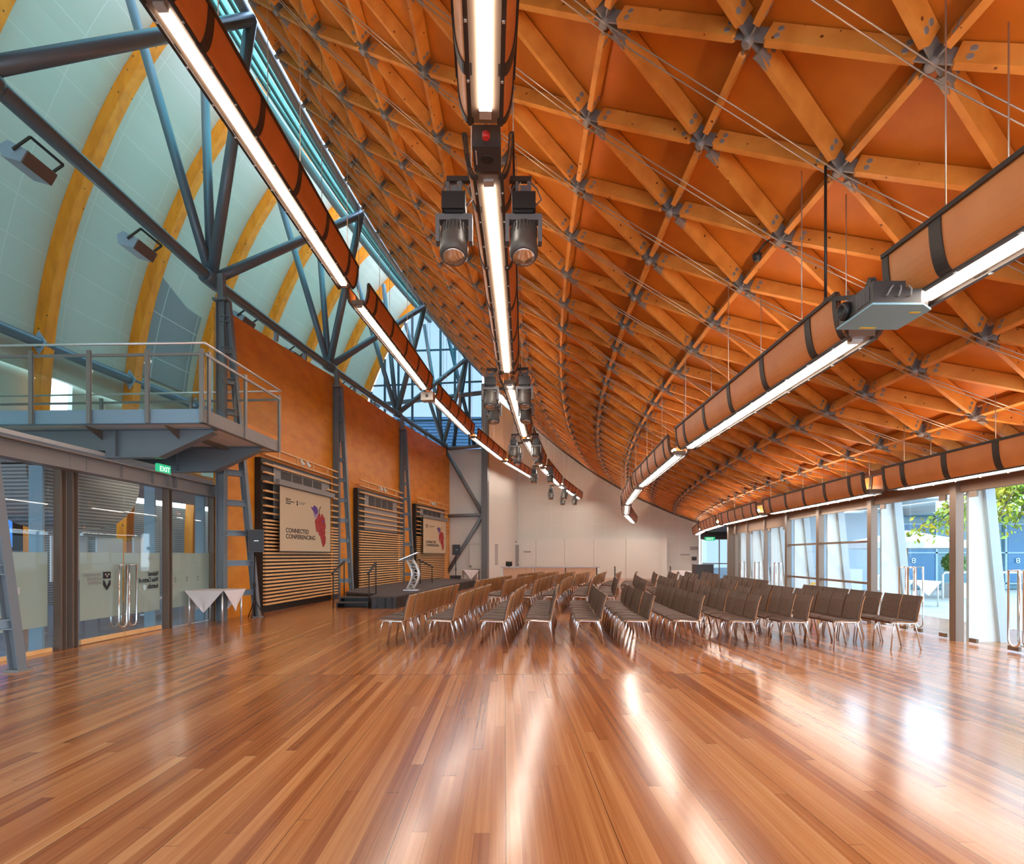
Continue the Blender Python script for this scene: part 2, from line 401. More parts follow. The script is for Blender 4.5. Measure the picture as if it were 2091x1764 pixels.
def text(name, body, size, origin, xax, yax, m, parent, width=None, align='LEFT', bold=0.0):
    cu = bpy.data.curves.new(name, 'FONT'); cu.body = body; cu.size = size; cu.extrude = 0.0012; cu.align_x = align
    cu.space_line = 0.95; cu.offset = bold; cu.resolution_u = 3
    tmp = bpy.data.objects.new('tmp_text', cu); COL.objects.link(tmp)
    dg = bpy.context.evaluated_depsgraph_get()
    me = bpy.data.meshes.new_from_object(tmp.evaluated_get(dg))
    bpy.data.objects.remove(tmp); bpy.data.curves.remove(cu)
    me.name = name; me.materials.clear(); me.materials.append(m)
    o = bpy.data.objects.new(name, me); COL.objects.link(o)
    xax = Vector(xax).normalized(); yax = Vector(yax).normalized(); zax = xax.cross(yax)
    sx = 1.0
    mw = Matrix((xax.to_4d(), yax.to_4d(), zax.to_4d(), Vector((0, 0, 0, 1)))).transposed()
    for i in range(3): mw[3][i] = 0
    mw = Matrix.Translation(origin) @ mw.to_3x3().to_4x4()
    if width:
        xs_ = [v.co.x for v in me.vertices]
        if xs_ and max(xs_) - min(xs_) > 1e-4: sx = width / (max(xs_) - min(xs_))
        mw = mw @ Matrix.Diagonal((sx, 1, 1, 1))
    if parent is not None: attach(o, parent)
    o.matrix_basis = mw
    return o

# ================================================================== FLOORS
def ring(mb, r0, r1, p0, p1, z, n=24):
    mb.grid([[P(r, p0 + (p1 - p0) * i / n, z) for r in (r1, r0)] for i in range(n + 1)], smooth=False)
mb = MB(); ring(mb, 94.0, 111.35, -7, 18.2, 0.0); o = struct('floor', mb, M['floor'])
mb = MB(); ring(mb, 111.35, 126, -7, 18.2, -0.004); struct('floor_concourse', mb, M['concrete'])
mb = MB(); mb.abox(5.0, 60, -14, 70, -0.12, -0.03); struct('ground_terrace', mb, M['paving'])

# ================================================================== TIMBER GRIDSHELL ROOF
CH = {-7: (109.66, 12.83), -6: (109.33, 12.46), -5: (108.39, 11.44), -4: (107.44, 10.41), -3: (106.40, 9.50), -2: (105.33, 8.58), -1: (104.22, 7.72), 0: (103.07, 6.88),
      1: (101.88, 6.13), 2: (100.68, 5.40), 3: (99.43, 4.78), 4: (98.15, 4.18), 5: (96.81, 3.65), 6: (95.50, 3.22)}
PH0, DP, DS = -0.3173, 0.7060, 0.4905
def roof_z(r):
    ks = sorted(CH, key=lambda k: CH[k][0])
    for a, b in zip(ks, ks[1:]):
        (r0, z0), (r1, z1) = CH[a], CH[b]
        if r0 <= r <= r1: return z0 + (z1 - z0) * (r - r0) / (r1 - r0)
    return CH[ks[0]][1] if r < CH[ks[0]][0] else CH[ks[-1]][1]
def node_ph(i, j): return PH0 + (i - DS * j) * DP
def node(i, j): return P(CH[j][0], node_ph(i, j), CH[j][1])
def nrm(j, ph):
    a, b = CH[max(j - 1, -7)], CH[min(j + 1, 6)]
    s = (a[1] - b[1]) / (a[0] - b[0])
    v = -er(ph) * s + UP
    return v.normalized()
PHLO, PHHI = -5.2, PHE - 0.12
# plywood lining
NP = 40
rows = [[None] * 14 for _ in range(NP + 1)]
for i in range(NP + 1):
    ph = PHLO - 0.3 + (PHE + 0.1 - PHLO + 0.3) * i / NP
    for jj in range(14):
        j = jj - 7; r, z = CH[j]; rows[i][jj] = P(r, ph, z) + nrm(j, ph) * 0.205
mb = MB(); mb.slab(rows, lambda i, j: nrm(j - 7, PHLO + (PHE - PHLO) * i / NP) * 0.14)
struct('ceiling', mb, M['ply'])

lattice = thing('timber_roof_lattice', P(103, 5, 0), 'triangulated grid of orange pine beams and steel nodes under the plywood ceiling', 'roof lattice')
camv = Vector((0, 0, 1.5))
def visible(p):
    if p.y < 0.8: return False
    u = 1045.5 + 1140 * p.x / p.y; v = 1134 - 1140 * (p.z - 1.5) / p.y
    return -60 < u < 2150 and -120 < v < 1500
members = []
nodes_ok = {}
for j in range(-6, 7):
    for i in range(-20, 40):
        ph = node_ph(i, j)
        if PHLO <= ph <= PHHI: nodes_ok[(i, j)] = node(i, j)
for (i, j), p in nodes_ok.items():
    for kind, (a, b) in (('transverse_beam', (i, j + 1)), ('longitudinal_beam', (i + 1, j)), ('diagonal_beam', (i + 1, j + 1))):
        if (a, b) in nodes_ok:
            q = nodes_ok[(a, b)]
            mid = (p + q) / 2
            n = nrm(min(max(j, -6), 5), node_ph(i, j))
            members.append((kind, p, q, n, (mid - camv).length if visible(mid) else 1e6 + mid.y, ((i, j), (a, b))))
def beam_mesh(mb, p, q, n, near, flitch=False):
    d = (q - p); L = d.length; d.normalize()
    s = d.cross(n).normalized(); u = s.cross(d).normalized()
    a, b = p + d * 0.135, q - d * 0.135
    w, h = 0.032, 0.19
    mb.m = 0
    # a beam with slightly chamfered ends, hung with its underside on the node line
    pts = [a + u * 0.02, a + d * 0.02, b - d * 0.02, b + u * 0.02, b + u * h, a + u * h]
    mb.prism([x - s * w for x in pts], s * (2 * w))
    if near:
        mb.m = 1
        for e, dd in ((a, d), (b, -d)):
            for hh in (0.055, 0.130):
                c = e + dd * 0.10 + u * hh
                mb.lathe(c - s * (w + 0.006), s, [(0.027, 0.0), (0.027, 2 * w + 0.012)], 10)
        if flitch:
            mb.prism([a - u * 0.004 - s * (w + .012), a - u * 0.004 + s * (w + .012), a + d * 0.17 - u * 0.004], -u * 0.008)
            for sg in (-1, 1): mb.prism([a + s * (sg * w) + u * 0.0, a + d * .16 + s * (sg * w), a + s * (sg * w) + u * .10], s * (sg * .008))
        mb.m = 0
for kind in ('transverse_beam', 'longitudinal_beam', 'diagonal_beam'):
    ms = sorted([m for m in members if m[0] == kind], key=lambda m: m[4])
    for m in ms[:100]:
        mb = MB(); beam_mesh(mb, m[1], m[2], m[3], m[4] < 30, kind == 'diagonal_beam'); mb.build(kind, [M['beam'], M['hub']], lattice)
    mb = MB()
    for m in ms[100:]: beam_mesh(mb, m[1], m[2], m[3], m[4] < 34, kind == 'diagonal_beam')
    mb.build(kind, [M['beam'], M['hub']], lattice, kind='stuff')
def hub_mesh(mb, i, j, p):
    n = nrm(min(max(j, -6), 5), node_ph(i, j))
    mb.lathe(p - n * 0.045, n, [(0.032, 0.0), (0.048, 0.012), (0.048, 0.07), (0.036, 0.09), (0.036, 0.20)], 12)
    for (a, b) in ((i, j + 1), (i, j - 1), (i + 1, j), (i - 1, j), (i + 1, j + 1), (i - 1, j - 1)):
        if (a, b) in nodes_ok:
            d = (nodes_ok[(a, b)] - p).normalized(); s = d.cross(n).normalized()
            mb.box(p + d * 0.085 + n * 0.085, d * 0.062, s * 0.008, n * 0.075)
hs = sorted(nodes_ok, key=lambda k: ((nodes_ok[k] - camv).length if visible(nodes_ok[k]) else 1e6 + nodes_ok[k].y))
for k in hs[:100]:
    mb = MB(); hub_mesh(mb, k[0], k[1], nodes_ok[k]); mb.build('node_hub', M['hub'], lattice)
mb = MB()
for k in hs[100:]: hub_mesh(mb, k[0], k[1], nodes_ok[k])
mb.build('node_hub', M['hub'], lattice, kind='stuff')
# paired tie rods run straight down the slope through every second chain of nodes
for i0 in range(-10, 34):
    pts = []
    for k in range(-3, 4):
        key = (i0 + k, 2 * k)
        if key in nodes_ok: pts.append(nodes_ok[key])
    if len(pts) >= 2:
        mb = MB(); t = et(node_ph(i0, 0))
        for sg in (-0.045, 0.045):
            for a, b in zip(pts, pts[1:]):
                mb.tube([a + t * sg - UP * 0.05, b + t * sg - UP * 0.05], 0.007, 5)
        mb.build('tie_rod', M['rod'], lattice)

# edge beam of the roof along the skylight, and the dark beam on the end wall
mb = MB()
mb.tube([P(109.74, PHLO + (PHE - PHLO) * k / 30, 12.92) for k in range(31)], 0.11, 10)
struct('trim_1', mb, M['steel'])
mb = MB()
for a, b in zip(range(-7, 6), range(-6, 7)):
    mb.bar(P(CH[a][0], PHE - 0.05, CH[a][1] + 0.10), P(CH[b][0], PHE - 0.05, CH[b][1] + 0.10), 0.16, 0.34)
struct('trim_2', mb, M['dark'])

# ================================================================== END WALLS
# main end wall, on the radius at PHE, below the roof line
rs = [109.4] + [CH[j][0] for j in range(-6, 7)]
pts = [P(109.6, PHE + .12, 0), P(96.65, PHE + .12, 0), P(96.65, PHE + .12, 2.95), P(94.1, PHE + .12, 2.95)] + [P(CH[j][0], PHE + .12, CH[j][1] + 0.18) for j in range(6, -7, -1)] + [P(109.6, PHE + .12, 12.6)]
mb = MB(); mb.prism(pts, et(PHE) * 0.25); struct('wall_end', mb, M['endwall'])
# side of the room that projects beside the stage
KP = 13.9
mb = MB()
mb.hexa([P(108.75, KP + .12, 0), P(108.75, PHE + .1, 0), P(108.95, PHE + .1, 0), P(108.95, KP + .12, 0),
         P(108.75, KP + .12, 11.2), P(108.75, PHE + .1, 11.2), P(108.95, PHE + .1, 11.2), P(108.95, KP + .12, 11.2)])
struct('wall_return', mb, M['white'])
# unseen upper wall added behind the camera to cut sky light; open below
mb = MB(); mb.prism([P(94.0, -5.6, 3.4), P(122.0, -5.6, 3.4), P(122.0, -5.6, 18.5), P(110.0, -5.6, 18.5), P(94.0, -5.6, 4.2)], -et(-5.6) * 0.2); struct('wall_sky_block', mb, M['white'])
mb = MB(); mb.hexa([P(111.2, KP + .12, 0), P(108.95, KP + .12, 0), P(108.95, KP + .25, 0), P(111.2, KP + .25, 0),
                    P(111.2, KP + .12, 7.75), P(108.95, KP + .12, 7.75), P(108.95, KP + .25, 7.75), P(111.2, KP + .25, 7.75)])
struct('wall_stage_end', mb, M['white'])

# ================================================================== TIMBER WALL beside the stage
mb = MB()
N = 30
def wtop(ph): return 7.30 + 0.42 * min(1, max(0, (ph - 3.6) / 3.2))
rows = []
for i in range(N + 1):
    ph = 3.55 + (14.0 - 3.55) * i / N
    rows.append([P(RW, ph, 0), P(RW, ph, wtop(ph))])
mb.slab(rows, lambda i, j: er(3.55 + (14.0 - 3.55) * i / N) * 0.22)
struct('wall_timber', mb, M['wallply'])

# ladder columns: one leg upright on the wall, one leaning, joined by rungs
def ladder_column(ph, foot_ph, label):
    t = thing('ladder_column', P(RW - 0.3, ph, 0), label, 'column', 'tapered steel ladder columns along the timber wall')
    ax = et(ph)
    def hsec(a, b, w, d):
        mb = MB(); dr = (b - a).normalized()
        out = er(ph)
        mb.bar(a + out * (d / 2), b + out * (d / 2), w, 0.018, out); mb.bar(a - out * (d / 2), b - out * (d / 2), w, 0.018, out); mb.bar(a, b, 0.016, d, out)
        return mb
    hsec(P(RW - 0.13, ph, 0), P(RW - 0.13, ph, 7.35), 0.15, 0.18).build('upright_leg', M['steel'], t)
    a, b = P(110.42, foot_ph, 0.0), P(RW - 0.27, ph, 7.30)
    hsec(a, b, 0.13, 0.12).build('leaning_leg', M['steel'], t)
    for k in range(10):
        z = 0.62 + k * 0.70
        q = a + (b - a) * (z / 7.30)
        mb = MB(); mb.bar(P(RW - 0.13, ph, z + .06), Vector((q.x, q.y, z + .06)), 0.15, 0.014); mb.bar(P(RW - 0.13, ph, z - .06), Vector((q.x, q.y, z - .06)), 0.15, 0.014)
        mb.bar(P(RW - 0.13, ph, z), Vector((q.x, q.y, z)), 0.012, 0.12)
        mb.build('rung', M['steel'], t)
    mb = MB(); mb.bar(P(RW - 0.30, ph, 7.35), P(RW + 0.02, ph, 7.35), 0.26, 0.05); mb.bar(P(RW - .14, ph, 7.36), P(RW - .12, ph, 7.95), 0.14, 0.14)
    mb.build('cap_plate', M['steel'], t)
    mb = MB(); mb.box(a + UP * 0.015, er(ph) * 0.10, et(ph) * 0.11, UP * 0.015); mb.build('foot_plate', M['hub'], t)
ladder_column(3.42, 3.80, 'tapered steel ladder column between the glass entrance and the first slatted panel')
ladder_column(6.83, 6.95, 'tapered steel ladder column between the first and second slatted panels')
ladder_column(10.25, 10.40, 'tapered steel ladder column between the second and third slatted panels')
ladder_column(0.16, 0.54, 'grey steel ladder column standing in front of the first frosted glass pane')

# slatted acoustic panels
def slatted_panel(p0, p1, label):
    pm = (p0 + p1) / 2
    t = thing('slatted_panel', P(110.9, pm, 0), label, 'slatted panel', 'timber slatted panels on the orange wall')
    mb = MB(); n = 6
    ra, rb = 110.99, 110.82
    rows = [[P(ra, p0 - .02 + (p1 - p0 + .0) * k / n, z) for z in (0.0, 4.06)] for k in range(n + 1)]
    mb.slab(rows, lambda i, j: -er(pm) * (ra - rb)); mb.build('black_backing', M['black'], t)
    mb = MB()
    zs = [0.22 + 0.0957 * k for k in range(24)] + [2.61, 2.80, 3.0, 3.19, 3.43, 3.90, 4.14, 4.36]
    for z in zs:
        n = 4
        ext = 0.16 if z > 0.1 else 0
        a0, a1 = p0, p1 + ext
        for k in range(n):
            x, y = a0 + (a1 - a0) * k / n, a0 + (a1 - a0) * (k + 1) / n
            mb.bar(P(110.755, x, z), P(110.755, y, z), 0.075, 0.046)
    for a0, a1 in ((p0, p0 + .25), (p1 - .25, p1 + .16)):
        mb.bar(P(110.755, a0, 3.67), P(110.755, a1, 3.67), 0.075, 0.046)
    mb.build('timber_slats', M['slat'], t)
    for f in (0.18, 0.42, 0.66, 0.90):
        mb = MB(); mb.bar(P(110.76, p0 + (p1 - p0) * f, 4.12), P(110.76, p0 + (p1 - p0) * f, 4.38), 0.05, 0.05, er(pm)); mb.build('top_block', M['slat'], t)
    mb = MB(); mb.slab([[P(110.815, p0 + .3, 3.98), P(110.815, p0 + .3, 2.5)], [P(110.815, p1 - .1, 3.98), P(110.815, p1 - .1, 2.5)]], -er(pm) * 0.012); mb.build('grey_panel', M['grille'], t)
    mb = MB()
    for k in range(4):
        a0 = p0 + 0.5 + k * 0.34
        mb.slab([[P(110.80, a0, 3.84), P(110.80, a0, 3.47)], [P(110.80, a0 + .31, 3.84), P(110.80, a0 + .31, 3.47)]], -er(pm) * 0.012)
    mb.build('control_window', M['projdark'], t)
    mb = MB()
    mb.tube([P(110.72, pm - .1, 4.32), P(110.66, pm - .1, 4.22), P(110.62, pm - .1, 4.16)], 0.045, 8); mb.tube([P(110.72, pm + .1, 4.32), P(110.66, pm + .1, 4.22), P(110.62, pm + .1, 4.16)], 0.045, 8)
    mb.build('spot_lamp', M['white'], t)
    return t
slatted_panel(4.30, 6.55, 'slatted timber panel closest to the glass entrance, behind the larger screen')
slatted_panel(7.72, 9.95, 'slatted timber panel without a screen, behind the lectern stage')
slatted_panel(11.10, 13.35, 'slatted timber panel beside the white end wall, behind the second screen')

# projection screens with the printed slide
def screen(p0, p1, label):
    pm = (p0 + p1) / 2
    a, b = P(110.60, p0, 0), P(110.60, p1, 0)
    xd = (b - a).normalized(); Wd = (b - a).length; nd_ = xd.cross(UP)
    t = thing('projection_screen', (a + b) / 2, label, 'projection screen', 'pull-down screens showing a slide')
    z0, z1 = 1.62, 3.38; H = z1 - z0
    mb = MB(); mb.box((a + b) / 2 + UP * ((z0 + z1) / 2), xd * (Wd / 2), nd_ * 0.004, UP * (H / 2)); mb.build('fabric', M['screen'], t)
    mb = MB(); mb.box((a + b) / 2 + UP * 3.47 + xd * 0.05, xd * (Wd / 2 + 0.16), nd_ * 0.06, UP * 0.075); mb.build('casing', M['frame_grey'], t)
    mb = MB(); mb.box((a + b) / 2 + UP * (z0 - 0.015), xd * (Wd / 2 + 0.02), nd_ * 0.014, UP * 0.015); mb.build('bottom_bar', M['projdark'], t)
    mb = MB()
    for sx in (0, 1): mb.box((b if sx else a) + UP * ((z0 + z1) / 2), xd * 0.012, nd_ * 0.006, UP * (H / 2))
    mb.build('side_border', M['dark'], t)
    o = a + nd_ * 0.007
    def at(u, v, lift=0.0): return o + xd * (u * Wd) + UP * (z1 - v * H) + nd_ * lift
    text('slide_title', 'CONNECTED', 0.175, at(0.10, 0.705), xd, UP, M['ink'], t, width=0.42 * Wd, bold=0.003)
    text('slide_title', 'CONFERENCING', 0.175, at(0.10, 0.80), xd, UP, M['ink'], t, width=0.55 * Wd, bold=0.003)
    text('slide_caption', 'National\nWine Centre of\nAustralia', 0.062, at(0.10, 0.19), xd, UP, M['ink'], t, width=0.155 * Wd, bold=0.0015)
    text('slide_caption', 'THE UNIVERSITY\nof ADELAIDE', 0.045, at(0.335, 0.205), xd, UP, M['greyink'], t, width=0.13 * Wd)
    mb = MB(); mb.box(at(0.30, 0.20, .001), xd * 0.026, nd_ * 0.001, UP * 0.035)
    mb.prism([at(0.288, 0.225, .001), at(0.312, 0.225, .001), at(0.310, 0.25, .001), at(0.30, 0.262, .001), at(0.290, 0.25, .001)], nd_ * 0.001)
    mb.build('slide_crest', M['ink'], t)
    # bunch of grapes: stem, leaf and berries, printed flat
    mb = MB(); mb.tube([at(0.765, 0.20, .003), at(0.745, 0.25, .003), at(0.735, 0.30, .003), at(0.738, 0.36, .003)], [0.012, 0.010, 0.010, 0.012], 6); mb.build('slide_stem', M['ink'], t)
    leaf = [(.555, .225), (.60, .245), (.625, .20), (.66, .205), (.70, .235), (.715, .28), (.70, .345), (.665, .36), (.62, .315), (.585, .27)]
    mb = MB(); mb.prism([at(u, v, .001) for u, v in reversed(leaf)], nd_ * 0.001); mb.build('slide_leaf', M['purple'], t)
    leaf = [(.615, .32), (.665, .355), (.70, .34), (.705, .40), (.685, .43), (.645, .41), (.62, .37)]
    mb = MB(); mb.prism([at(u, v, .002) for u, v in reversed(leaf)], nd_ * 0.001); mb.build('slide_leaf', M['lilac'], t)
    random.seed(3)
    mb = MB()
    rowsg = [(.385, (.74, .80)), (.435, (.72, .775, .83)), (.49, (.685, .74, .80, .845)), (.545, (.69, .75, .81, .85)), (.60, (.70, .76, .815)), (.655, (.75, .80, .84)), (.71, (.78, .83)), (.765, (.80, .85)), (.815, (.81, .85)), (.86, (.835,))]
    for v, us in rowsg:
        for u in us:
            c = at(u + random.uniform(-.008, .008), v, .002 + random.uniform(0, .002)); rr = random.uniform(0.088, 0.105)
            mb.prism([c + xd * (rr * math.cos(q)) + UP * (rr * 1.12 * math.sin(q)) for q in [-2 * math.pi * k / 14 for k in range(14)]], nd_ * 0.002)
    mb.build('slide_grapes', M['grape'], t)
    mb = MB(); c = at(.825, .455, .006); mb.prism([c + xd * (.05 * math.cos(q)) + UP * (.05 * math.sin(q)) for q in [-2 * math.pi * k / 14 for k in range(14)]], nd_ * 0.002); mb.build('slide_berry', M['purple'], t)
screen(4.56, 6.26, 'pull-down screen with grapes slide on the slatted panel closest to the entrance')
screen(11.32, 13.15, 'pull-down screen with grapes slide beside the white end wall')

# ================================================================== TUBULAR TRUSS
truss = thing('steel_truss', P(111.1, 6.8, 8), 'blue-grey tubular steel truss above the orange timber wall', 'truss')
Ls = [P(111.1, 0.62, 7.95), P(111.1, 3.41, 7.82), P(111.1, 6.76, 8.02), P(111.1, 10.2, 8.05), P(111.1, 13.6, 7.92)]
Us = [P(109.62, -0.5, 12.75), P(109.62, 2.89, 12.78), P(109.62, 6.33, 12.68), P(109.62, 10.02, 12.80), P(109.62, 13.5, 12.70)]
def tube_obj(name, a, b, rad, m=M['tube'], parent=truss, n=14):
    mb = MB(); mb.tube([a, b], rad, n); return mb.build(name, m, parent)
mb = MB(); mb.tube([P(111.1, -5.0, 7.95)] + Ls, 0.125, 14); mb.build('bottom_chord', M['tube'], truss)
for k, L in enumerate(Ls):
    tube_obj('diagonal_strut', L, Us[k], 0.12)
    if k + 1 < len(Us): tube_obj('diagonal_strut', L, Us[k + 1], 0.12)
    mb = MB(); mb.lathe(L - et(3) * 0.28, et(3.4 * k), [(0.15, 0), (0.17, 0.05), (0.17, 0.5), (0.15, 0.56)], 14); mb.build('chord_node', M['tube'], truss)
Os = [P(113.3, -0.9 + 3.4 * k, 15.0) for k in range(6)]
OT = [(P(113.2, 3.4, 14.9), P(112.6, 4.45, 15.1)), (P(113.2, 6.75, 14.9), P(112.6, 7.8, 15.1)), (P(113.2, 10.15, 14.9), P(112.6, 11.2, 15.1)), (P(113.2, 13.3, 14.9), P(112.4, 13.75, 15.1))]
for k, (q0, q1) in enumerate(OT):
    tube_obj('back_strut', Ls[k + 1], q0, 0.105); tube_obj('back_strut', Ls[k + 1], q1, 0.105)
for k in range(len(Us)): tube_obj('roof_bracket', Us[k], P(109.74, -0.5 + 3.42 * k + .05, 12.92), 0.10)
for ph in (5.0, 5.9, 7.9, 8.9, 11.2, 12.2):
    mb = MB(); mb.bar(P(111.15, ph, 7.6), P(111.12, ph, 7.92), 0.10, 0.10, er(ph)); mb.build('hanger', M['bluelight'], truss)
# K bracing in front of the white wall at the end of the stage
kb = thing('wind_bracing', P(110, KP, 0), 'dark grey tubular K bracing in front of the white wall', 'bracing')
Kn = P(108.85, KP - .02, 3.85); kt = P(111.1, 13.75, 7.72)
tube_obj('brace_tube', kt, Kn, 0.115, M['steel'], kb); tube_obj('brace_tube', Kn, P(111.05, KP - .02, 0.5), 0.115, M['steel'], kb)
tube_obj('brace_tube', P(111.1, KP - .02, 3.82), Kn, 0.105, M['steel'], kb); tube_obj('brace_tube', kt, P(108.85, KP - .02, 7.85), 0.11, M['steel'], kb)
mb = MB(); mb.bar(P(108.72, KP - .02, 0), P(108.72, KP - .02, 11.4), 0.34, 0.36, er(KP)); o = mb.build('bracing_column', M['steel'])
tag(o, 'tall dark grey steel column where the white walls meet beside the bar', 'column')

# ================================================================== PALE CURVED SHELL WITH GLULAM RIBS (concourse side)
PROF = [(117.35, 2.5), (117.25, 4.5), (117.15, 6.5), (116.88, 8.6), (116.35, 10.6), (115.60, 12.4), (114.80, 13.95), (113.90, 15.25), (113.3, 15.95), (112.5, 16.6)]
def _smooth(pp, n=3):
    out = []
    for k in range(len(pp) - 1):
        p0, p1, p2, p3 = pp[max(k - 1, 0)], pp[k], pp[k + 1], pp[min(k + 2, len(pp) - 1)]
        for q in range(n):
            t = q / n
            out.append(tuple(.5 * (2 * b + (c - a) * t + (2 * a - 5 * b + 4 * c - d_) * t * t + (3 * b - a - 3 * c + d_) * t ** 3) for a, b, c, d_ in zip(p0, p1, p2, p3)))
    return out + [pp[-1]]
PROF = _smooth(PROF)
def prof(z):
    for (r0, z0), (r1, z1) in zip(PROF, PROF[1:]):
        if z0 <= z <= z1: return r0 + (r1 - r0) * (z - z0) / (z1 - z0)
    return PROF[-1][0]
def pnorm(k):
    a, b = PROF[max(k - 1, 0)], PROF[min(k + 1, len(PROF) - 1)]
    return (b[0] - a[0], b[1] - a[1])
def shell_rows(p0, p1, n, off, k0=0):
    rows = []
    for i in range(n + 1):
        ph = p0 + (p1 - p0) * i / n; row = []
        for k in range(k0, len(PROF)):
            dr, dz = pnorm(k); L = math.hypot(dr, dz)
            row.append(P(PROF[k][0] + off * dz / L, ph, PROF[k][1] - off * dr / L))
        rows.append(row)
    return rows
mb = MB(); rows = shell_rows(-5.5, 13.9, 40, 0.20, 6)
o_rows = shell_rows(-5.5, 13.9, 40, 0.35, 6)
mb.slab(rows, lambda i, j: o_rows[i][j] - rows[i][j])
def shell_uv(co):
    a = math.atan2(co.y - CY, CX - co.x); return (a * 115.0, co.z * 1.15)
struct('ceiling_shell', mb, M['shell'], uv=shell_uv)
for k, (q0, q1) in enumerate(((-5.5, 4.5), (5.12, 13.9))):
    mb = MB(); mb.slab([[P(117.68, q0 + (q1 - q0) * i / 12, 4.2), P(117.62, q0 + (q1 - q0) * i / 12, 6.62)] for i in range(13)], er(4) * .14); mb.build('wall_upper_%s' % ('near', 'far')[k], M['shell'], kind='structure', uv=shell_uv)
RIBS = [2.85 + 1.55 * k for k in range(0, 8)]
for n_, ph in enumerate(RIBS):
    mb = MB(); h = R(0.085)
    pts_in, pts_out = [], []
    for k in range(len(PROF)):
        dr, dz = pnorm(k); L = math.hypot(dr, dz)
        for lst, off in ((pts_in, -0.16), (pts_out, 0.19)):
            lst.append((PROF[k][0] + off * dz / L, PROF[k][1] - off * dr / L))
    pts_in = [(pts_in[0][0], 0.0)] + pts_in; pts_out = [(pts_out[0][0], 0.0)] + pts_out
    rows = [[P(r, ph - 0.075, z) for r, z in pts_in], [P(r, ph + 0.075, z) for r, z in pts_in], [P(r, ph + 0.075, z) for r, z in pts_out], [P(r, ph - 0.075, z) for r, z in pts_out], [P(r, ph - 0.075, z) for r, z in pts_in]]
    mb.grid(rows, smooth=False)
    a = len(pts_in); mb.add([rows[q][-1] for q in range(4)], [(0, 1, 2, 3)])
    o = mb.build('timber_rib', M['rib'])
    tag(o, 'curved yellow laminated timber rib, %s counted from the entrance end of the pale shell' % ORD[n_], 'timber rib', 'curved laminated ribs of the pale shell')
# outer rail tube fixed to the ribs with plates
rail = thing('handrail_tube', P(116.6, 4, 7), 'long blue-grey tube plated to the yellow ribs above the balcony', 'tube')
mb = MB(); mb.tube([P(117.05, -4 + 12 * k / 12, 7.22) for k in range(13)], 0.14, 12); mb.build('rail_pipe', M['tube'], rail)
for ph in RIBS:
    if -3 < ph < 7.9:
        mb = MB(); c = P(117.05, ph - .082, 7.22)
        mb.prism([c + er(ph) * (0.22 * math.cos(q)) + UP * (0.32 * math.sin(q)) for q in [k * math.pi / 2 for k in range(4)]], -et(ph) * 0.03); mb.build('rib_plate', M['bluelight'], rail)
# grey tiles on the shell
mb = MB(); rows = []
for i in range(7):
    ph = 6.1 + 1.15 * i / 6; row = []
    for z in (7.6, 8.6, 9.6, 10.4, 10.9 - i * .12): row.append(P(prof(z) + 0.17, ph, z))
    rows.append(row)
mb.slab(rows, -er(6.5) * 0.02); o = mb.build('wall_tile', M['greytile'], kind='structure', uv=shell_uv)
# skylight between the shell and the roof edge
mb = MB(); n = 24
rows = [[P(109.78, -5 + 18.9 * i / n, 13.05), P(112.0, -5 + 18.9 * i / n, 15.55)] for i in range(n + 1)]
mb.slab(rows, Vector((0, 0, 0.03))); struct('window_skylight', mb, M['skyglass'])
mb = MB()
for f in (0.25, 0.55, 0.80):
    mb.tube([P(109.78 + 2.22 * f, -5 + 18.9 * i / n, 13.0 + 2.5 * f) for i in range(n + 1)], 0.05, 6)
struct('trim_3', mb, M['tealpaint'])
mb = MB()
mb.tube([P(112.15, -5 + 18.9 * i / n, 15.45) for i in range(n + 1)], 0.16, 8)
struct('trim_4', mb, M['steel'])
# gable glazing above the white stage-end wall
def rz_line(r): return None
GP = KP + 0.05
poly = [(108.95, 7.8), (117.0, 7.8)] + [(r, z) for r, z in PROF[9:]] + [(112.0, 15.6), (109.8, 13.0), (108.95, 12.1)]
mb = MB(); mb.prism([P(r, GP, z) for r, z in poly], et(GP) * 0.03); struct('window_gable', mb, M['tintglass'])
mb = MB()
for r in (109.7, 110.6, 111.5, 112.4, 113.3, 114.2, 115.1, 116.0):
    top = min(12.3 + (r - 108.95) * 1.0, 15.9 if r < 112.2 else 99)
    zt = top if r < 112.3 else next((z0 + (z1 - z0) * (r0 - r) / (r0 - r1) for (r0, z0), (r1, z1) in zip(PROF, PROF[1:]) if r1 <= r <= r0 and r0 != r1), 9)
    mb.bar(P(r, GP - .03, 7.8), P(r, GP - .03, zt), 0.09, 0.12, er(GP))
for z, r1 in ((9.4, 116.6), (11.6, 115.9), (13.6, 114.9)): mb.bar(P(108.95 if z < 12.3 else 108.95 + z - 12.2, GP - .03, z), P(r1, GP - .03, z + .25), 0.09, 0.09)
struct('trim_5', mb, M['blueframe'])
tube_obj('brace_tube', P(108.9, KP - .05, 10.9), P(116.2, KP - .05, 10.6), 0.13, M['tube'], kb)
mb = MB(); mb.tube([P(109.8, KP + .02, 13.4), P(110.7, KP + .02, 7.9)], 0.11, 10); mb.build('brace_tube', M['blueframe'], kb)
mb = MB(); mb.tube([P(111.0, KP + .02, 14.3), P(109.4, KP + .02, 7.9)], 0.11, 10); mb.build('brace_tube', M['blueframe'], kb)
# buildings seen through the gable
o = (lambda mb: (mb.abox(-24, 3, 52, 60, 0, 14.4), mb.build('louvred_building', M['louvre']))[1])(MB())
tag(o, 'blue louvred building seen through the gable glazing above the stage end', 'building')

# ================================================================== LINEAR LIGHTS
JOINTS = [-4.05, -0.55, 2.75, 6.30, 9.77, 13.22, 17.25]
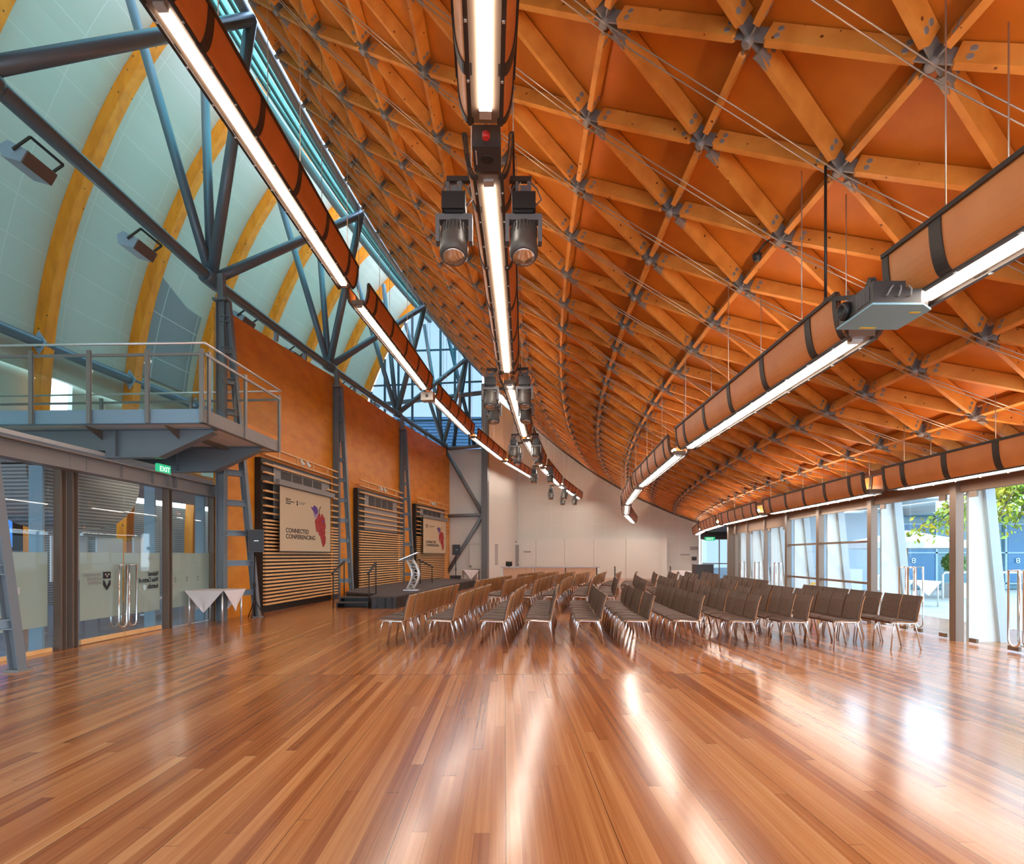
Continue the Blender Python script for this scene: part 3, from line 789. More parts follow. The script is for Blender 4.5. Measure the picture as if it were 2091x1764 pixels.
# half cross-section of the reflector, (across, up)
SEC = [(0.135 + 0.101 * math.sin(math.pi / 2 * k / 10), 0.41 * (1 - math.cos(math.pi / 2 * k / 10))) for k in range(11)]
def linear_light(r, zb, p0, p1, label, group, ends=(0.18, 0.18)):
    a, b = P(r, p0 + ends[0], zb), P(r, p1 - ends[1], zb)
    d = (b - a); L = d.length; d.normalize(); s = d.cross(UP).normalized()   # s points to the window side
    t = thing('linear_light', (a + b) / 2, label, 'light fitting', group)
    def at(x, u, z): return a + d * x + s * u + UP * z
    for sg in (-1, 1):
        mb = MB()
        rows = [[at(x, sg * u, z) for u, z in SEC] for x in (0, L)]
        if sg > 0: rows = rows[::-1]
        mb.slab(rows, -s * sg * 0.018); mb.build('reflector_panel', M['veneer'], t)
        # ribs and edge rails
        mb = MB()
        n = max(3, int(L / 1.25) + 1)
        xs = [0.035, 0.55] + [0.55 + (L - 1.1) * k / (n - 1) for k in range(1, n - 1)] + [L - 0.55, L - 0.035]
        for x in xs:
            w = 0.055 if 0.1 < x < L - .1 else 0.035
            rr = [[at(xx, sg * (u + 0.012), z) for u, z in SEC] for xx in (x - w, x + w)]
            mb.slab(rr, -s * sg * 0.045)
        mb.bar(at(0, sg * 0.236, 0.415), at(L, sg * 0.236, 0.415), 0.045, 0.035)
        mb.bar(at(0, sg * 0.135, 0.0), at(L, sg * 0.135, 0.0), 0.035, 0.03)
        mb.m = 1
        for k in range(int(L / 0.5)): mb.box(at(0.25 + k * 0.5, sg * 0.135, -0.016), d * 0.010, s * 0.010, UP * 0.006)
        mb.build('edge_frame', [M['dark'], M['alu']], t)
    mb = MB(); mb.box(at(L / 2, 0, 0.05), d * (L / 2), s * 0.125, UP * 0.04); mb.build('channel', M['frame'], t)
    mb = MB(); mb.box(at(L / 2, 0, 0.0), d * (L / 2 - 0.16), s * 0.052, UP * 0.012); mb.build('diffuser', M['lamp'], t)
    for x in (0.115, L - 0.115):
        mb = MB(); mb.box(at(x, 0, 0.0), d * 0.045, s * 0.052, UP * 0.012); mb.build('end_cap', M['alu'], t)
    mb = MB(); mb.tube([at(0.5, 0, 0.20), at(L - 0.5, 0, 0.20)], 0.035, 6); mb.build('added_uplight', M['added_uplamp'], t)  # unseen glowing tube added inside the trough to light the roof
    for f in (0.12, 0.5, 0.88):
        for sg in (-1, 1):
            mb = MB(); q = at(L * f, sg * 0.236, 0.42); rr = math.hypot(CX - q.x, q.y - CY)
            zt = roof_z(rr) + 0.10
            mb.tube([q, Vector((q.x, q.y, zt))], 0.006, 5); mb.build('suspension_wire', M['rod'], t)
    return t
LROWS = [('L', 107.35, 6.72, 'row beside the orange wall', 'linear lights beside the orange wall'),
         ('C', 104.24, 5.27, 'row carrying the stage spotlights', 'linear lights carrying the stage spotlights'),
         ('R', 100.67, 3.58, 'row with the hanging projector', 'linear lights with the projector'),
         ('F', 96.85, 2.74, 'row along the window wall', 'linear lights along the windows')]
JT = {'L': [-4.1, -0.72, 2.70, 6.30, 9.78, 13.28, 17.1], 'C': [-4.05, -0.55, 3.15, 6.56, 9.80, 13.25, 17.5],
      'R': [-4.1, -0.69, 2.87, 6.30, 9.65, 12.85, 17.35], 'F': [-4.0, -0.60, 2.76, 6.37, 9.80, 13.2, 16.65]}
for key, r, z, words_, grp in LROWS:
    k0 = 1 if key == 'F' else 0
    for k in range(k0, 6):
        linear_light(r, z, JT[key][k], JT[key][k + 1], 'orange veneer trough light, %s from the near end of the %s' % (ORD[k - k0], words_), grp, (0.18, -0.14) if key == 'L' and k == 0 else (0.18, 0.18))

# equipment between the trough lights
c = P(104.24, -0.50, 5.34)
sp = thing('ceiling_speaker', c, 'small black box loudspeaker hanging between two trough lights overhead', 'loudspeaker')
mb = MB(); mb.box(c + UP * 0.02, Vector((0.13, 0, 0)), Vector((0, 0.17, 0.0)), UP * 0.10); mb.build('box', M['projdark'], sp)
mb = MB(); mb.lathe(c - UP * 0.085, UP, [(0.055, 0), (0.06, 0.004), (0.06, 0.01)], 20); mb.build('cone', M['black'], sp)
mb = MB(); mb.box(c - UP * 0.085 + Vector((-.10, -.03, 0)), (0.006, 0, 0), (0, 0.09, 0), UP * 0.004); mb.build('trim_strip', M['alu'], sp)
c = P(104.24, -0.66, 5.29)
o = (lambda mb: (mb.lathe(c - UP * 0.05, UP, [(0.03, 0), (0.036, 0.01), (0.036, 0.05)], 16), mb.build('warning_lamp', M['red']))[1])(MB())
tag(o, 'small red round lamp at the end of the overhead trough light', 'lamp')

# moving head stage lights
def moving_head(c, label, tilt=0.0, turn=0.0, s=1.0):
    t = thing('moving_head', c, label, 'stage light', 'moving head stage lights')
    c = Vector(c)
    ct, st = math.cos(turn), math.sin(turn)
    X, Y = Vector((ct, st, 0)) * s, Vector((-st, ct, 0)) * s; Z = UP * s
    mb = MB(); mb.box(c - Z * 0.18, X * 0.105, Y * 0.10, Z * 0.075); mb.box(c - Z * 0.265, X * 0.085, Y * 0.075, Z * 0.012); mb.build('base_box', M['black'], t)
    mb = MB()
    mb.box(c - Z * 0.055, X * 0.03, Y * 0.02, Z * 0.055); mb.box(c + X * 0.05 - Z * 0.02, X * 0.018, Y * 0.018, Z * 0.09); mb.box(c - X * 0.06 - Z * 0.03, X * 0.014, Y * 0.014, Z * 0.08)
    mb.tube([c + X * .05 + Z * .05, c + X * .12 - Z * .02, c + X * .16 - Z * .12, c + X * .10 - Z * .18], 0.007 * s, 5)
    mb.tube([c - X * .05 + Z * .04, c - X * .11 - Z * .03, c - X * .10 - Z * .12], 0.007 * s, 5)
    mb.build('clamp', M['spk'], t)
    mb = MB()
    mb.box(c - Z * 0.30, X * 0.155, Y * 0.05, Z * 0.028)
    for sg in (-1, 1):
        mb.prism([c + X * (sg * 0.165) - Y * 0.055 - Z * 0.28, c + X * (sg * 0.165) + Y * 0.055 - Z * 0.28, c + X * (sg * 0.165) + Y * 0.045 - Z * 0.52, c + X * (sg * 0.165) - Y * 0.045 - Z * 0.52], X * (-sg * 0.035))
    mb.build('yoke', M['spk'], t)
    ax = (-Z + Y * tilt).normalized()
    k = c - Z * 0.46
    mb = MB(); mb.lathe(k, ax, [(0.07 * s, -0.12 * s), (0.105 * s, -0.10 * s), (0.118 * s, 0.0), (0.122 * s, 0.10 * s), (0.128 * s, 0.12 * s), (0.128 * s, 0.19 * s), (0.11 * s, 0.22 * s)], 24)
    for q in range(24):
        a = 2 * math.pi * q / 24; side = ax.cross(X).normalized() * math.sin(a) * 1.0 + X.normalized() * math.cos(a)
        mb.box(k + side * (0.117 * s) - ax * (0.04 * s), ax * (0.045 * s), side * (0.006 * s), ax.cross(side) * (0.005 * s))
    hd = mb.build('head', M['headbody'], t)
    mb = MB(); mb.lathe(k + ax * (0.212 * s), ax, [(0.105 * s, 0), (0.095 * s, 0.014 * s), (0.03 * s, 0.024 * s)], 20)
    mb.build('lens', M['chrome'], hd)
def head_pair(ph, n1, s=1.0, dz=0.0, gap=0.36, tilt=-0.28):
    c = P(104.24, ph, 5.30 + dz); d = et(ph); sd = d.cross(UP)
    for sg, w in ((-1, 'orange wall'), (1, 'window')):
        p = c + sd * (gap * sg)
        moving_head(p, 'black moving head light, %s pair along the trough light, %s side' % (n1, w), tilt, -R(ph), s)
    t = thing('lighting_bar', c + UP * 0.06, 'black bracket bar holding the %s pair of moving head lights' % n1, 'bracket', 'bracket bars of the stage lights')
    mb = MB(); mb.bar(c - sd * (gap + .08) + UP * 0.07, c + sd * (gap + .08) + UP * 0.07, 0.05, 0.05); mb.build('bar', M['dark'], t)
    mb = MB()
    for sg in (-1, 1): mb.tube([c + sd * (0.18 * sg) + UP * 0.07, c + sd * (0.24 * sg) + UP * .0 + d * .1, c + sd * (.30 * sg) - UP * .06, c + sd * (.33 * sg) + UP * .05], 0.006, 5)
    mb.build('cable', M['cream'], t)
head_pair(-0.22, 'first', 1.15, 0.04)
head_pair(3.0, 'second', 1.1, 0.02)
head_pair(3.48, 'third', 1.05, -0.12)
head_pair(6.42, 'fourth', 1.0)
head_pair(7.0, 'fifth', 1.0, -0.05)
head_pair(9.9, 'sixth', 1.0)
head_pair(13.0, 'seventh', 1.0, -.15)
head_pair(15.2, 'eighth', 1.0, -.1)
c = P(107.35, 6.30, 6.72)
t = thing('sound_projector', c, 'cream cased device hanging at a joint of the trough lights beside the orange wall', 'projector')
mb = MB(); mb.box(c - UP * 0.12, et(6.3) * 0.16, er(6.3) * 0.20, UP * 0.13); mb.build('case', M['cream'], t)
mb = MB(); mb.lathe(c - UP * 0.12 - et(6.3) * 0.17, et(6.3), [(0.05, 0), (0.05, 0.03)], 12); mb.build('lens', M['projdark'], t)
# big projector hanging in the gap of the third row
pj = thing('projector', (3.03, 4.53, 3.5), 'grey and black video projector hanging between two trough lights', 'projector')
mb = MB(); mb.prism([(2.79, 4.31, 3.445), (3.16, 4.31, 3.445), (3.28, 4.40, 3.445), (3.28, 4.76, 3.445), (2.79, 4.76, 3.445)], (0, 0, .115)); mb.abox(2.79, 3.04, 4.31, 4.76, 3.56, 3.62); mb.build('body', M['projdark'], pj)
mb = MB(); mb.prism([(2.775, 4.295, 3.43), (3.165, 4.295, 3.43), (3.295, 4.39, 3.43), (3.295, 4.775, 3.43), (2.775, 4.775, 3.43)], (0, 0, .015)); mb.build('underside', M['projgrey'], pj)
mb = MB(); mb.lathe((2.79, 4.66, 3.535), (-1, 0, 0), [(0.075, 0), (0.075, 0.03), (0.062, 0.05), (0.048, 0.045), (0.025, 0.02)], 24); mb.build('lens', M['black'], pj)
mb = MB()
for k in range(9): mb.abox(2.782, 2.79, 4.36 + .018 * k, 4.37 + .018 * k, 3.48, 3.60)
mb.build('side_vent', M['spk'], pj)
mb = MB(); mb.abox(3.16, 3.24, 4.42, 4.45, 3.427, 3.43); mb.abox(2.95, 3.08, 4.72, 4.75, 3.427, 3.43); mb.abox(2.785, 2.79, 4.70, 4.74, 3.50, 3.52); mb.build('warning_label', M['yellow'], pj)
for k in range(3):
    mb = MB(); mb.tube([(2.88 + .09 * k, 4.308, 3.50), (2.88 + .09 * k, 4.28, 3.50), (2.90 + .08 * k, 4.275, 3.545), (2.93 + .06 * k, 4.29, 3.575), (2.93 + .06 * k, 4.36, 3.57)], .006, 5); mb.build('cable', M['greyink'], pj)
mb = MB(); mb.bar((2.9, 4.5, 3.62), (2.9, 4.5, 3.72), .05, .05, (1, 0, 0)); mb.bar((2.9, 4.5, 3.72), (3.10, 4.92, 3.76), .05, .04); mb.build('mount_arm', M['dark'], pj)
mb = MB(); mb.tube([(3.10, 5.52, 4.03), (3.10, 5.52, 5.35)], .014, 8); mb.bar((3.10, 5.52, 4.03), (3.10, 4.92, 3.78), .04, .04); mb.build('hanging_pole', M['black'], pj)
# black dome camera under the roof
q = P(100.95, 0.42, 0); q.z = 5.22
dc = thing('dome_camera', q, 'small black dome camera hanging from the roof beams beside the projector pole', 'camera')
mb = MB(); mb.lathe(q, UP, [(0.02, -0.06), (0.045, -0.045), (0.055, -0.01), (0.055, 0.03), (0.03, 0.045)], 16); mb.build('dome', M['black'], dc)
mb = MB(); mb.tube([q + UP * .04, q + Vector((.05, -.06, .11)), q + Vector((.11, -.08, .16))], 0.012, 6); mb.build('bracket', M['black'], dc)

# ================================================================== GLASS ENTRANCE WALL AND DOORS (timber wall side)
def glass_bay(mb, r, p0, p1, z0, z1, th=0.012):
    mb.hexa([P(r, p0, z0), P(r, p1, z0), P(r + th, p1, z0), P(r + th, p0, z0), P(r, p0, z1), P(r, p1, z1), P(r + th, p1, z1), P(r + th, p0, z1)])
def d_handle(r_in, r_out, p0, p1, z0, z1):          # round-bottomed pull handle: tall loop on one side of the glass
    mb = MB(); w = (p1 - p0) / 2; pm = (p0 + p1) / 2; rr = w
    hw = R(w) * r_in
    pts = [P(r_in, p0, z1), P(r_in, p0, z0 + hw)]
    for k in range(1, 8):
        a = math.pi * k / 8
        pts.append(P(r_in, pm - w * math.cos(a), z0 + hw - hw * math.sin(a)))
    pts += [P(r_in, p1, z0 + hw), P(r_in, p1, z1)]
    mb.tube(pts + [P(r_in, p0, z1)], 0.016, 8)
    for z in (z1 - .02, z0 + .25): mb.tube([P(r_in, p1, z), P(r_out, p1, z)], 0.010, 6)
    return mb
HZ = 2.84
w1 = bpy.data.objects.new('window_1', None); COL.objects.link(w1); w1['kind'] = 'structure'
mb = MB(); glass_bay(mb, 111.25, 0.0, 1.28, 0.0, HZ); mb.build('glass_pane', M['glass'], w1)
mb = MB(); glass_bay(mb, 111.265, 0.0, 1.28, 0.40, 1.55, .004); mb.build('frosted_film', M['frost'], w1)
mb = MB(); mb.bar(P(111.25, 0, 0.03), P(111.25, 1.3, 0.03), 0.06, 0.06); mb.build('window_sill', M['slat'], w1)
mb = MB(); mb.box(P(111.235, 1.0, 0.98), et(1) * .03, er(1) * .006, UP * .05); mb.build('lock', M['alu'], w1)
w2 = bpy.data.objects.new('window_2', None); COL.objects.link(w2); w2['kind'] = 'structure'
mb = MB(); glass_bay(mb, 111.25, 2.80, 3.50, 0.0, HZ); mb.build('glass_pane', M['glass'], w2)
mb = MB(); glass_bay(mb, 111.265, 2.80, 3.50, 0.40, 1.55, .004); mb.build('frosted_film', M['frost'], w2)
mb = MB()
for k in range(3): mb.box(P(111.24, 2.87 + .2 * k, 1.02), et(3) * .03, er(3) * .003, UP * .022); mb.box(P(111.24, 2.87 + .2 * k, 0.96), et(3) * .018, er(3) * .003, UP * .025)
mb.build('window_sticker', M['greyink'], w2)
d1 = bpy.data.objects.new('door_1', None); COL.objects.link(d1); d1['kind'] = 'structure'
for a, b in ((1.60, 2.115), (2.125, 2.64)):
    mb = MB(); glass_bay(mb, 111.25, a, b, 0.03, HZ - .06); lf = mb.build('door_leaf', M['glass'], d1)
    mb = MB(); glass_bay(mb, 111.265, a + .005, b - .005, 0.40, 1.55, .004); mb.build('frosted_film', M['frost'], lf)
    mb = MB(); mb.bar(P(111.25, a, 0.05), P(111.25, b, 0.05), 0.04, 0.08); mb.build('bottom_rail', M['slat'], lf)
for a, b in ((2.005, 2.105), (2.135, 2.235)):
    d_handle(111.18, 111.25, a, b, 0.19, 1.33).build('pull_handle', M['chrome'], d1)
    d_handle(111.33, 111.27, a, b, 0.19, 1.33).build('pull_handle', M['chrome'], d1)
# lettering on the film reads from the far side, so it is mirrored from the hall
text('door_lettering', 'National\nWine Centre of\nAustralia', 0.13, P(111.245, 2.60, 1.10), -et(2.4), UP, M['ink'], d1, width=0.56, bold=0.003)
text('door_lettering', 'THE UNIVERSITY\nof ADELAIDE\nAUSTRALIA', 0.072, P(111.245, 1.835, 1.14), -et(1.8), UP, M['greyink'], d1, width=0.42, bold=0.002)
mb = MB(); cq = P(111.243, 1.90, 1.15)
mb.box(cq, et(1.9) * 0.085, er(1.9) * 0.002, UP * 0.06)
mb.prism([cq + et(1.9) * u + UP * v for u, v in ((-.085, -.09), (-.06, -.09), (0, -.20), (.06, -.09), (.085, -.09), (.085, -.17), (0, -.27), (-.085, -.17))], er(1.9) * 0.003)
mb.build('door_crest', M['ink'], d1)
mb = MB()
for u, v in ((-.035, .015), (.035, .015), (0, -.02)): mb.prism([cq - er(1.9) * .003 + et(1.9) * (u + .018 * math.cos(q)) + UP * (v + .018 * math.sin(q)) for q in [k * math.pi / 5 for k in range(10)]], -er(1.9) * 0.002)
mb.build('door_crest', M['frost'], d1)
# posts and header
mb = MB()
for ph, dx in ((1.375, .06), (1.495, .06), (2.72, .07), (3.53, .07)):
    c = P(111.22, ph, 0)
    mb.box(c + UP * 1.55, et(ph) * 0.055, er(ph) * 0.008, UP * 1.55); mb.box(c + UP * 1.55 + et(ph) * .05, et(ph) * 0.008, er(ph) * dx, UP * 1.55); mb.box(c + UP * 1.55 - et(ph) * .05, et(ph) * 0.008, er(ph) * dx, UP * 1.55)
struct('trim_6', mb, M['frame'])
mb = MB()
for ph in (1.27, 2.60, 3.45): mb.box(P(111.42, ph, 1.45), et(ph) * 0.02, er(ph) * 0.11, UP * 1.45)
struct('trim_7', mb, M['bluefin'])
mb = MB()
for z in (2.86, 3.12): mb.bar(P(111.2, -3, z), P(111.2, 3.6, z), 0.24, 0.02)
mb.bar(P(111.2, -3, 2.99), P(111.2, 3.6, 2.99), 0.02, 0.25)
for ph in (0.2, 1.36, 1.53, 1.95, 2.38, 2.62, 2.74, 3.5): mb.box(P(111.12, ph, 2.99), et(ph) * 0.012, er(ph) * 0.10, UP * 0.125)
struct('trim_8', mb, M['frame_grey'])
es = thing('exit_sign', P(111.1, 2.55, 3.28), 'green exit sign tucked under the balcony above the glass entrance', 'exit sign', 'green exit signs')
cE = P(111.08, 2.55, 3.222)
mb = MB(); mb.box(cE, et(2.5) * 0.19, er(2.5) * 0.03, UP * 0.09); mb.build('case', M['exit'], es)
text('sign_lettering', 'EXIT', 0.14, cE - er(2.5) * 0.034 - et(2.5) * 0.15 - UP * 0.05, et(2.5), UP, M['exitwhite'], es, width=0.30)

# ------------------------------------------------------------------ balcony over the entrance
bal = thing('balcony', P(110.5, 2.3, 3.9), 'steel balcony with glass railing over the glass entrance doors', 'balcony')
BR = 109.62                                  # edge over the hall (radius)
pa, pb = 2.02, 3.52                          # near and far edges (angle)
def bp(r, ph, z): return P(r, ph, z)
mb = MB(); mb.hexa([bp(BR, pa, 4.02), bp(BR, pb, 4.02), bp(117.0, pb, 4.02), bp(117.0, pa, 4.02), bp(BR, pa, 4.12), bp(BR, pb, 4.12), bp(117.0, pb, 4.12), bp(117.0, pa, 4.12)]); mb.build('deck', M['frame_grey'], bal)
mb = MB(); mb.hexa([bp(BR + .1, pa + .03, 3.90), bp(BR + .1, pb - .03, 3.90), bp(117.0, pb - .03, 3.90), bp(117.0, pa + .03, 3.90), bp(BR + .1, pa + .03, 3.93), bp(BR + .1, pb - .03, 3.93), bp(117.0, pb - .03, 3.93), bp(117.0, pa + .03, 3.93)]); mb.build('soffit', M['soffit'], bal)
def cbeam(a, b, zc, h, f, out):
    mb = MB(); a, b = Vector(a), Vector(b)
    mb.bar(a + UP * zc, b + UP * zc, 0.014, h, UP)
    for sg in (-1, 1): mb.bar(a + UP * (zc + sg * h / 2) - out * f / 2, b + UP * (zc + sg * h / 2) - out * f / 2, f, 0.014, UP)
    return mb
cbeam(P(BR, pa, 0), P(117.0, pa, 0), 4.02, 0.24, 0.09, -et(pa)).build('fascia', M['bluefin'], bal)
cbeam(P(BR, pa, 0), P(BR, pb, 0), 4.02, 0.24, 0.09, -er(pb)).build('fascia', M['frame_grey'], bal)
cbeam(P(BR, pb, 0), P(117.0, pb, 0), 4.02, 0.24, 0.09, et(pb)).build('fascia', M['frame_grey'], bal)
for ph in (2.28, 3.20):
    mb = MB(); w = et(ph) * 0.014
    prof_b = [(BR + .12, 3.88), (BR + .12, 3.82), (110.75, 3.36), (111.85, 3.36), (111.85, 3.5), (116, 3.5), (116, 3.88)]
    mb.prism([P(r, ph, z) - w / 2 for r, z in prof_b], w)
    fl = [(BR + .10, 3.82), (110.75, 3.36), (111.85, 3.36)]
    for (r0, z0), (r1, z1) in zip(fl, fl[1:]): mb.bar(P(r0, ph, z0), P(r1, ph, z1), 0.20, 0.016, UP)
    mb.bar(P(BR + .10, ph, 3.885), P(113, ph, 3.885), 0.20, 0.016)
    mb.bar(P(111.6, ph, 3.36), P(111.6, ph, 3.88), 0.18, 0.014, er(ph))
    mb.build('bracket_beam', M['steel'], bal)
mb = MB()
for r in (110.4, 111.9):
    mb.prism([P(r, 2.06, 3.88), P(r, 2.28, 3.88), P(r, 2.28, 3.70), P(r, 2.10, 3.84)], er(2) * 0.014)
    mb.prism([P(r, 2.45, 3.88), P(r, 2.28, 3.88), P(r, 2.28, 3.70)], er(2) * 0.014)
mb.bar(P(110.5, 2.28, 3.87), P(110.5, 3.5, 3.87), 0.10, 0.08)
mb.build('stiffener', M['frame'], bal)
def post(p, ax):
    mb = MB(); mb.box(p + UP * 4.55, ax * 0.035, UP.cross(ax) * 0.009, UP * 0.66); mb.box(p + UP * 4.55 + UP.cross(ax) * .03, ax * 0.035, UP.cross(ax) * 0.006, UP * 0.66); mb.build('railing_post', M['frame_grey'], bal)
nearp = [BR + .02, BR + 1.02, BR + 2.10, BR + 3.18, BR + 4.3, BR + 5.4]
for r in nearp: post(P(r, pa - .02, 0), er(pa))
for ph in (pa + .06, 2.75, pb): post(P(BR - .03, ph, 0), et(ph))
for r in nearp[1:5]: post(P(r, pb, 0), er(pb))
def rail_pts(z): return [P(116.5, pa - .02, z), P(BR - .03, pa - .02, z), P(BR - .03, pb + .02, z), P(116.5, pb + .02, z)]
mb = MB()
for a, b in zip(rail_pts(5.32), rail_pts(5.32)[1:]): mb.tube([a, b], 0.022, 8)
mb.build('handrail', M['alu'], bal)
mb = MB()
for a, b in zip(rail_pts(5.12), rail_pts(5.12)[1:]): mb.bar(a, b, 0.03, 0.05)
mb.build('glass_rail', M['frame_grey'], bal)
for (a, b) in zip(nearp, nearp[1:]):
    mb = MB(); q0, q1 = P(a + .06, pa - .02, 0), P(b - .06, pa - .02, 0); mb.bar(q0 + UP * 4.66, q1 + UP * 4.66, 0.012, 0.86, UP); mb.build('glass_panel', M['glass'], bal)
    if a > nearp[0] + .5:
        mb = MB(); q0, q1 = P(a + .06, pb + .02, 0), P(b - .06, pb + .02, 0); mb.bar(q0 + UP * 4.66, q1 + UP * 4.66, 0.012, 0.86, UP); mb.build('glass_panel', M['glass'], bal)
for (a, b) in ((pa + .09, 2.72), (2.78, pb - .03)):
    mb = MB(); mb.bar(P(BR - .03, a, 4.66), P(BR - .03, b, 4.66), 0.012, 0.86, UP); mb.build('glass_panel', M['glass'], bal)

# ------------------------------------------------------------------ concourse behind the entrance glass
mb = MB(); 
mb.hexa([P(111.6, -6, 3.40), P(111.6, 14, 3.40), P(117.0, 14, 3.40), P(117.0, -6, 3.40), P(111.6, -6, 3.7), P(111.6, 14, 3.7), P(117.0, 14, 3.7), P(117.0, -6, 3.7)])
n = 20; rows = [[P(111.9, -6 + 19.6 * k / n, 3.40), P(117.0, -6 + 19.6 * k / n, 3.40)] for k in range(n + 1)]
mb = MB(); mb.slab(rows, Vector((0, 0, 0.07))); struct('ceiling_concourse', mb, M['soffit'])
rows = [[P(118.6, -6 + 19.6 * k / n, 0.0), P(118.6, -6 + 19.6 * k / n, 3.4)] for k in range(n + 1)]
mb = MB(); mb.slab(rows, -er(4) * 0.12); struct('wall_concourse', mb, M['corr'])
rows = [[P(117.45, -6 + 19.6 * k / n, 3.75), P(117.45, -6 + 19.6 * k / n, 4.35)] for k in range(n + 1)]
mb = MB(); mb.slab(rows, -er(4) * 0.1); struct('wall_upper', mb, M['shell'], uv=shell_uv)
mb = MB()
for ph in (1.5, 4.2, 7.0): mb.box(P(113.2, ph, 3.385), et(ph) * 0.5, er(ph) * 0.07, UP * 0.012)
o = mb.build('ceiling_lamps', M['downlamp'], kind='structure')
# rounded duct with corrugated face, screens and furniture in the concourse
o = (lambda mb: (mb.prism([P(115.2, 3.4, 0) + et(3.4) * (1.6 * math.cos(-q)) + UP * (3.36 + 1.25 * math.sin(-q)) for q in [math.pi * k / 16 for k in range(17)]], -er(4.2) * 1.2), mb.build('curved_duct', M['corr']))[1])(MB())
tag(o, 'half-round corrugated steel duct behind the glass entrance doors', 'duct')
for k, (ph, z0, z1, w, lab) in enumerate(((3.45, 0.9, 1.95, .50, 'pale blue-white display board behind the first glass leaf'), (4.05, 0.9, 1.95, .42, 'white display board behind the middle of the glass doors'), (4.55, 0.9, 2.0, .20, 'narrow pale display board behind the second glass leaf'))):
    t = thing('display_board', P(114.6, ph, 0), lab, 'display board', 'display boards in the concourse')
    mb = MB(); mb.box(P(114.6, ph, (z0 + z1) / 2), et(ph) * w, er(ph) * 0.02, UP * ((z1 - z0) / 2)); mb.build('panel', M['fin'], t)
    mb = MB()
    for sg in (-1, 1): mb.bar(P(114.6, ph, 0) + et(ph) * (w * .8 * sg), P(114.6, ph, z0) + et(ph) * (w * .8 * sg), .03, .03, er(ph))
    mb.build('leg', M['dark'], t)
t = thing('round_table', P(113.4, 4.0, 0), 'white round pedestal table behind the glass entrance doors', 'table')
mb = MB(); c = P(113.4, 4.0, 0); mb.lathe(c + UP * 0.40, UP, [(0.55, 0), (0.57, .015), (0.55, .03)], 28); mb.build('table_top', M['fin'], t)
mb = MB(); mb.lathe(c, UP, [(0.25, 0), (0.25, .015), (.07, .03), (.07, .40)], 20); mb.build('pedestal', M['fin'], t)
t = thing('wall_screen', P(118.3, 3.6, 2.0), 'blue lit screen on the concourse wall seen through the frosted window', 'screen')
mb = MB(); mb.box(P(118.4, 4.55, 2.15), et(4.5) * .9, er(4.5) * .05, UP * .5); mb.build('bezel', M['black'], t)
mb = MB(); mb.box(P(118.34, 4.35, 2.15), et(4.5) * .4, er(4.5) * .02, UP * .42); mb.build('display', mat('screen_blue', (.02, .1, .4), .4, emit=(.05, .25, .8), estr=.6), t)
# greenery outside the concourse windows
def blob(name, c, rad, m, n=60, squash=.8, leaf=0.25):
    mb = MB(); random.seed(hash(name) % 99 + int(c[0] * 7))
    for k in range(n):
        d = Vector((random.gauss(0, 1), random.gauss(0, 1), random.gauss(0, 1))); d.normalize(); d *= rad * random.uniform(.55, 1.0)
        d.z *= squash
        q = Vector(c) + d; a = Vector((random.gauss(0, 1), random.gauss(0, 1), random.gauss(0, 1))).normalized(); b = a.cross(Vector((random.gauss(0, 1), random.gauss(0, 1), random.gauss(0, 1)))).normalized()
        mb.add([q - a * leaf, q + b * leaf * .55, q + a * leaf, q - b * leaf * .55], [(0, 1, 2, 3)])
    return mb
for k, ph in enumerate((4.3, 5.75, 7.2, 8.65)):
    t = thing('garden_tree', P(128, ph, 0), 'green tree outside the upper concourse windows, %s beyond the balcony' % ORD[k], 'tree', 'trees outside the concourse')
    mb = blob('crown', P(128, ph, 5.0 + .4 * (k % 2)), 1.35, M['bush'], 600, 1.0, .25); mb.build('foliage', M['bush'], t)
    mb = MB(); mb.tube([P(128, ph, 0), P(128, ph, 4.8)], .16, 8); mb.build('trunk', M['bark'], t)

# ================================================================== WINDOW WALL
HD = 2.60
def winbay(name, p0, p1, head, rails=(), handles=(), door=False, mid=None):
    e = bpy.data.objects.new(name, None); COL.objects.link(e); e['kind'] = 'structure'
    if door:
        m_ = mid or (p0 + p1) / 2
        for a, b in ((p0 + .06, m_ - .01), (m_ + .01, p1 - .06)):
            mb = MB(); glass_bay(mb, RR, a, b, 0.03, head); lf = mb.build('door_leaf', M['glass'], e)
            mb = MB()
            for q in ((a + .12) if a > m_ else (b - .12),): mb.box(P(RR, q, 0.06), et(q) * .10, er(q) * .02, UP * .035)
            q = (b - .1) if a > m_ else (a + .1)
            mb.box(P(RR, q, 0.06), et(q) * .08, er(q) * .02, UP * .035); mb.box(P(RR, q, head - .06), et(q) * .08, er(q) * .02, UP * .05)
            mb.build('patch_fitting', M['frame'], lf)
        for a, b in handles:
            d_handle(RR + .075, RR, a, b, 0.10, 1.27).build('pull_handle', M['chrome'], e); d_handle(RR - .075, RR, a, b, 0.10, 1.27).build('pull_handle', M['chrome'], e)
    else:
        mb = MB(); glass_bay(mb, RR, p0 + .04, p1 - .04, 0.03, head); mb.build('glass_pane', M['glass'], e)
    mb = MB()
    for z in rails: mb.bar(P(RR + .01, p0, z), P(RR + .01, p1, z), .07, .05)
    if rails: mb.build('window_frame', M['frame'], e)
    mb = MB(); mb.hexa([P(RR + .02, p0, head), P(RR + .02, p1, head), P(RR - .10, p1, head), P(RR - .10, p0, head), P(RR + .02, p0, 3.0), P(RR + .02, p1, 3.0), P(RR - .10, p1, 3.0), P(RR - .10, p0, 3.0)]); mb.build('header_blind', M['blind'], e)
    return e
winbay('door_2', 0.55, 2.08, HD, door=True, handles=((1.18, 1.30), (1.34, 1.46)), mid=1.32)
winbay('door_3', 2.18, 3.56, HD, door=True, handles=((2.72, 2.84), (2.88, 3.00)), mid=2.86)
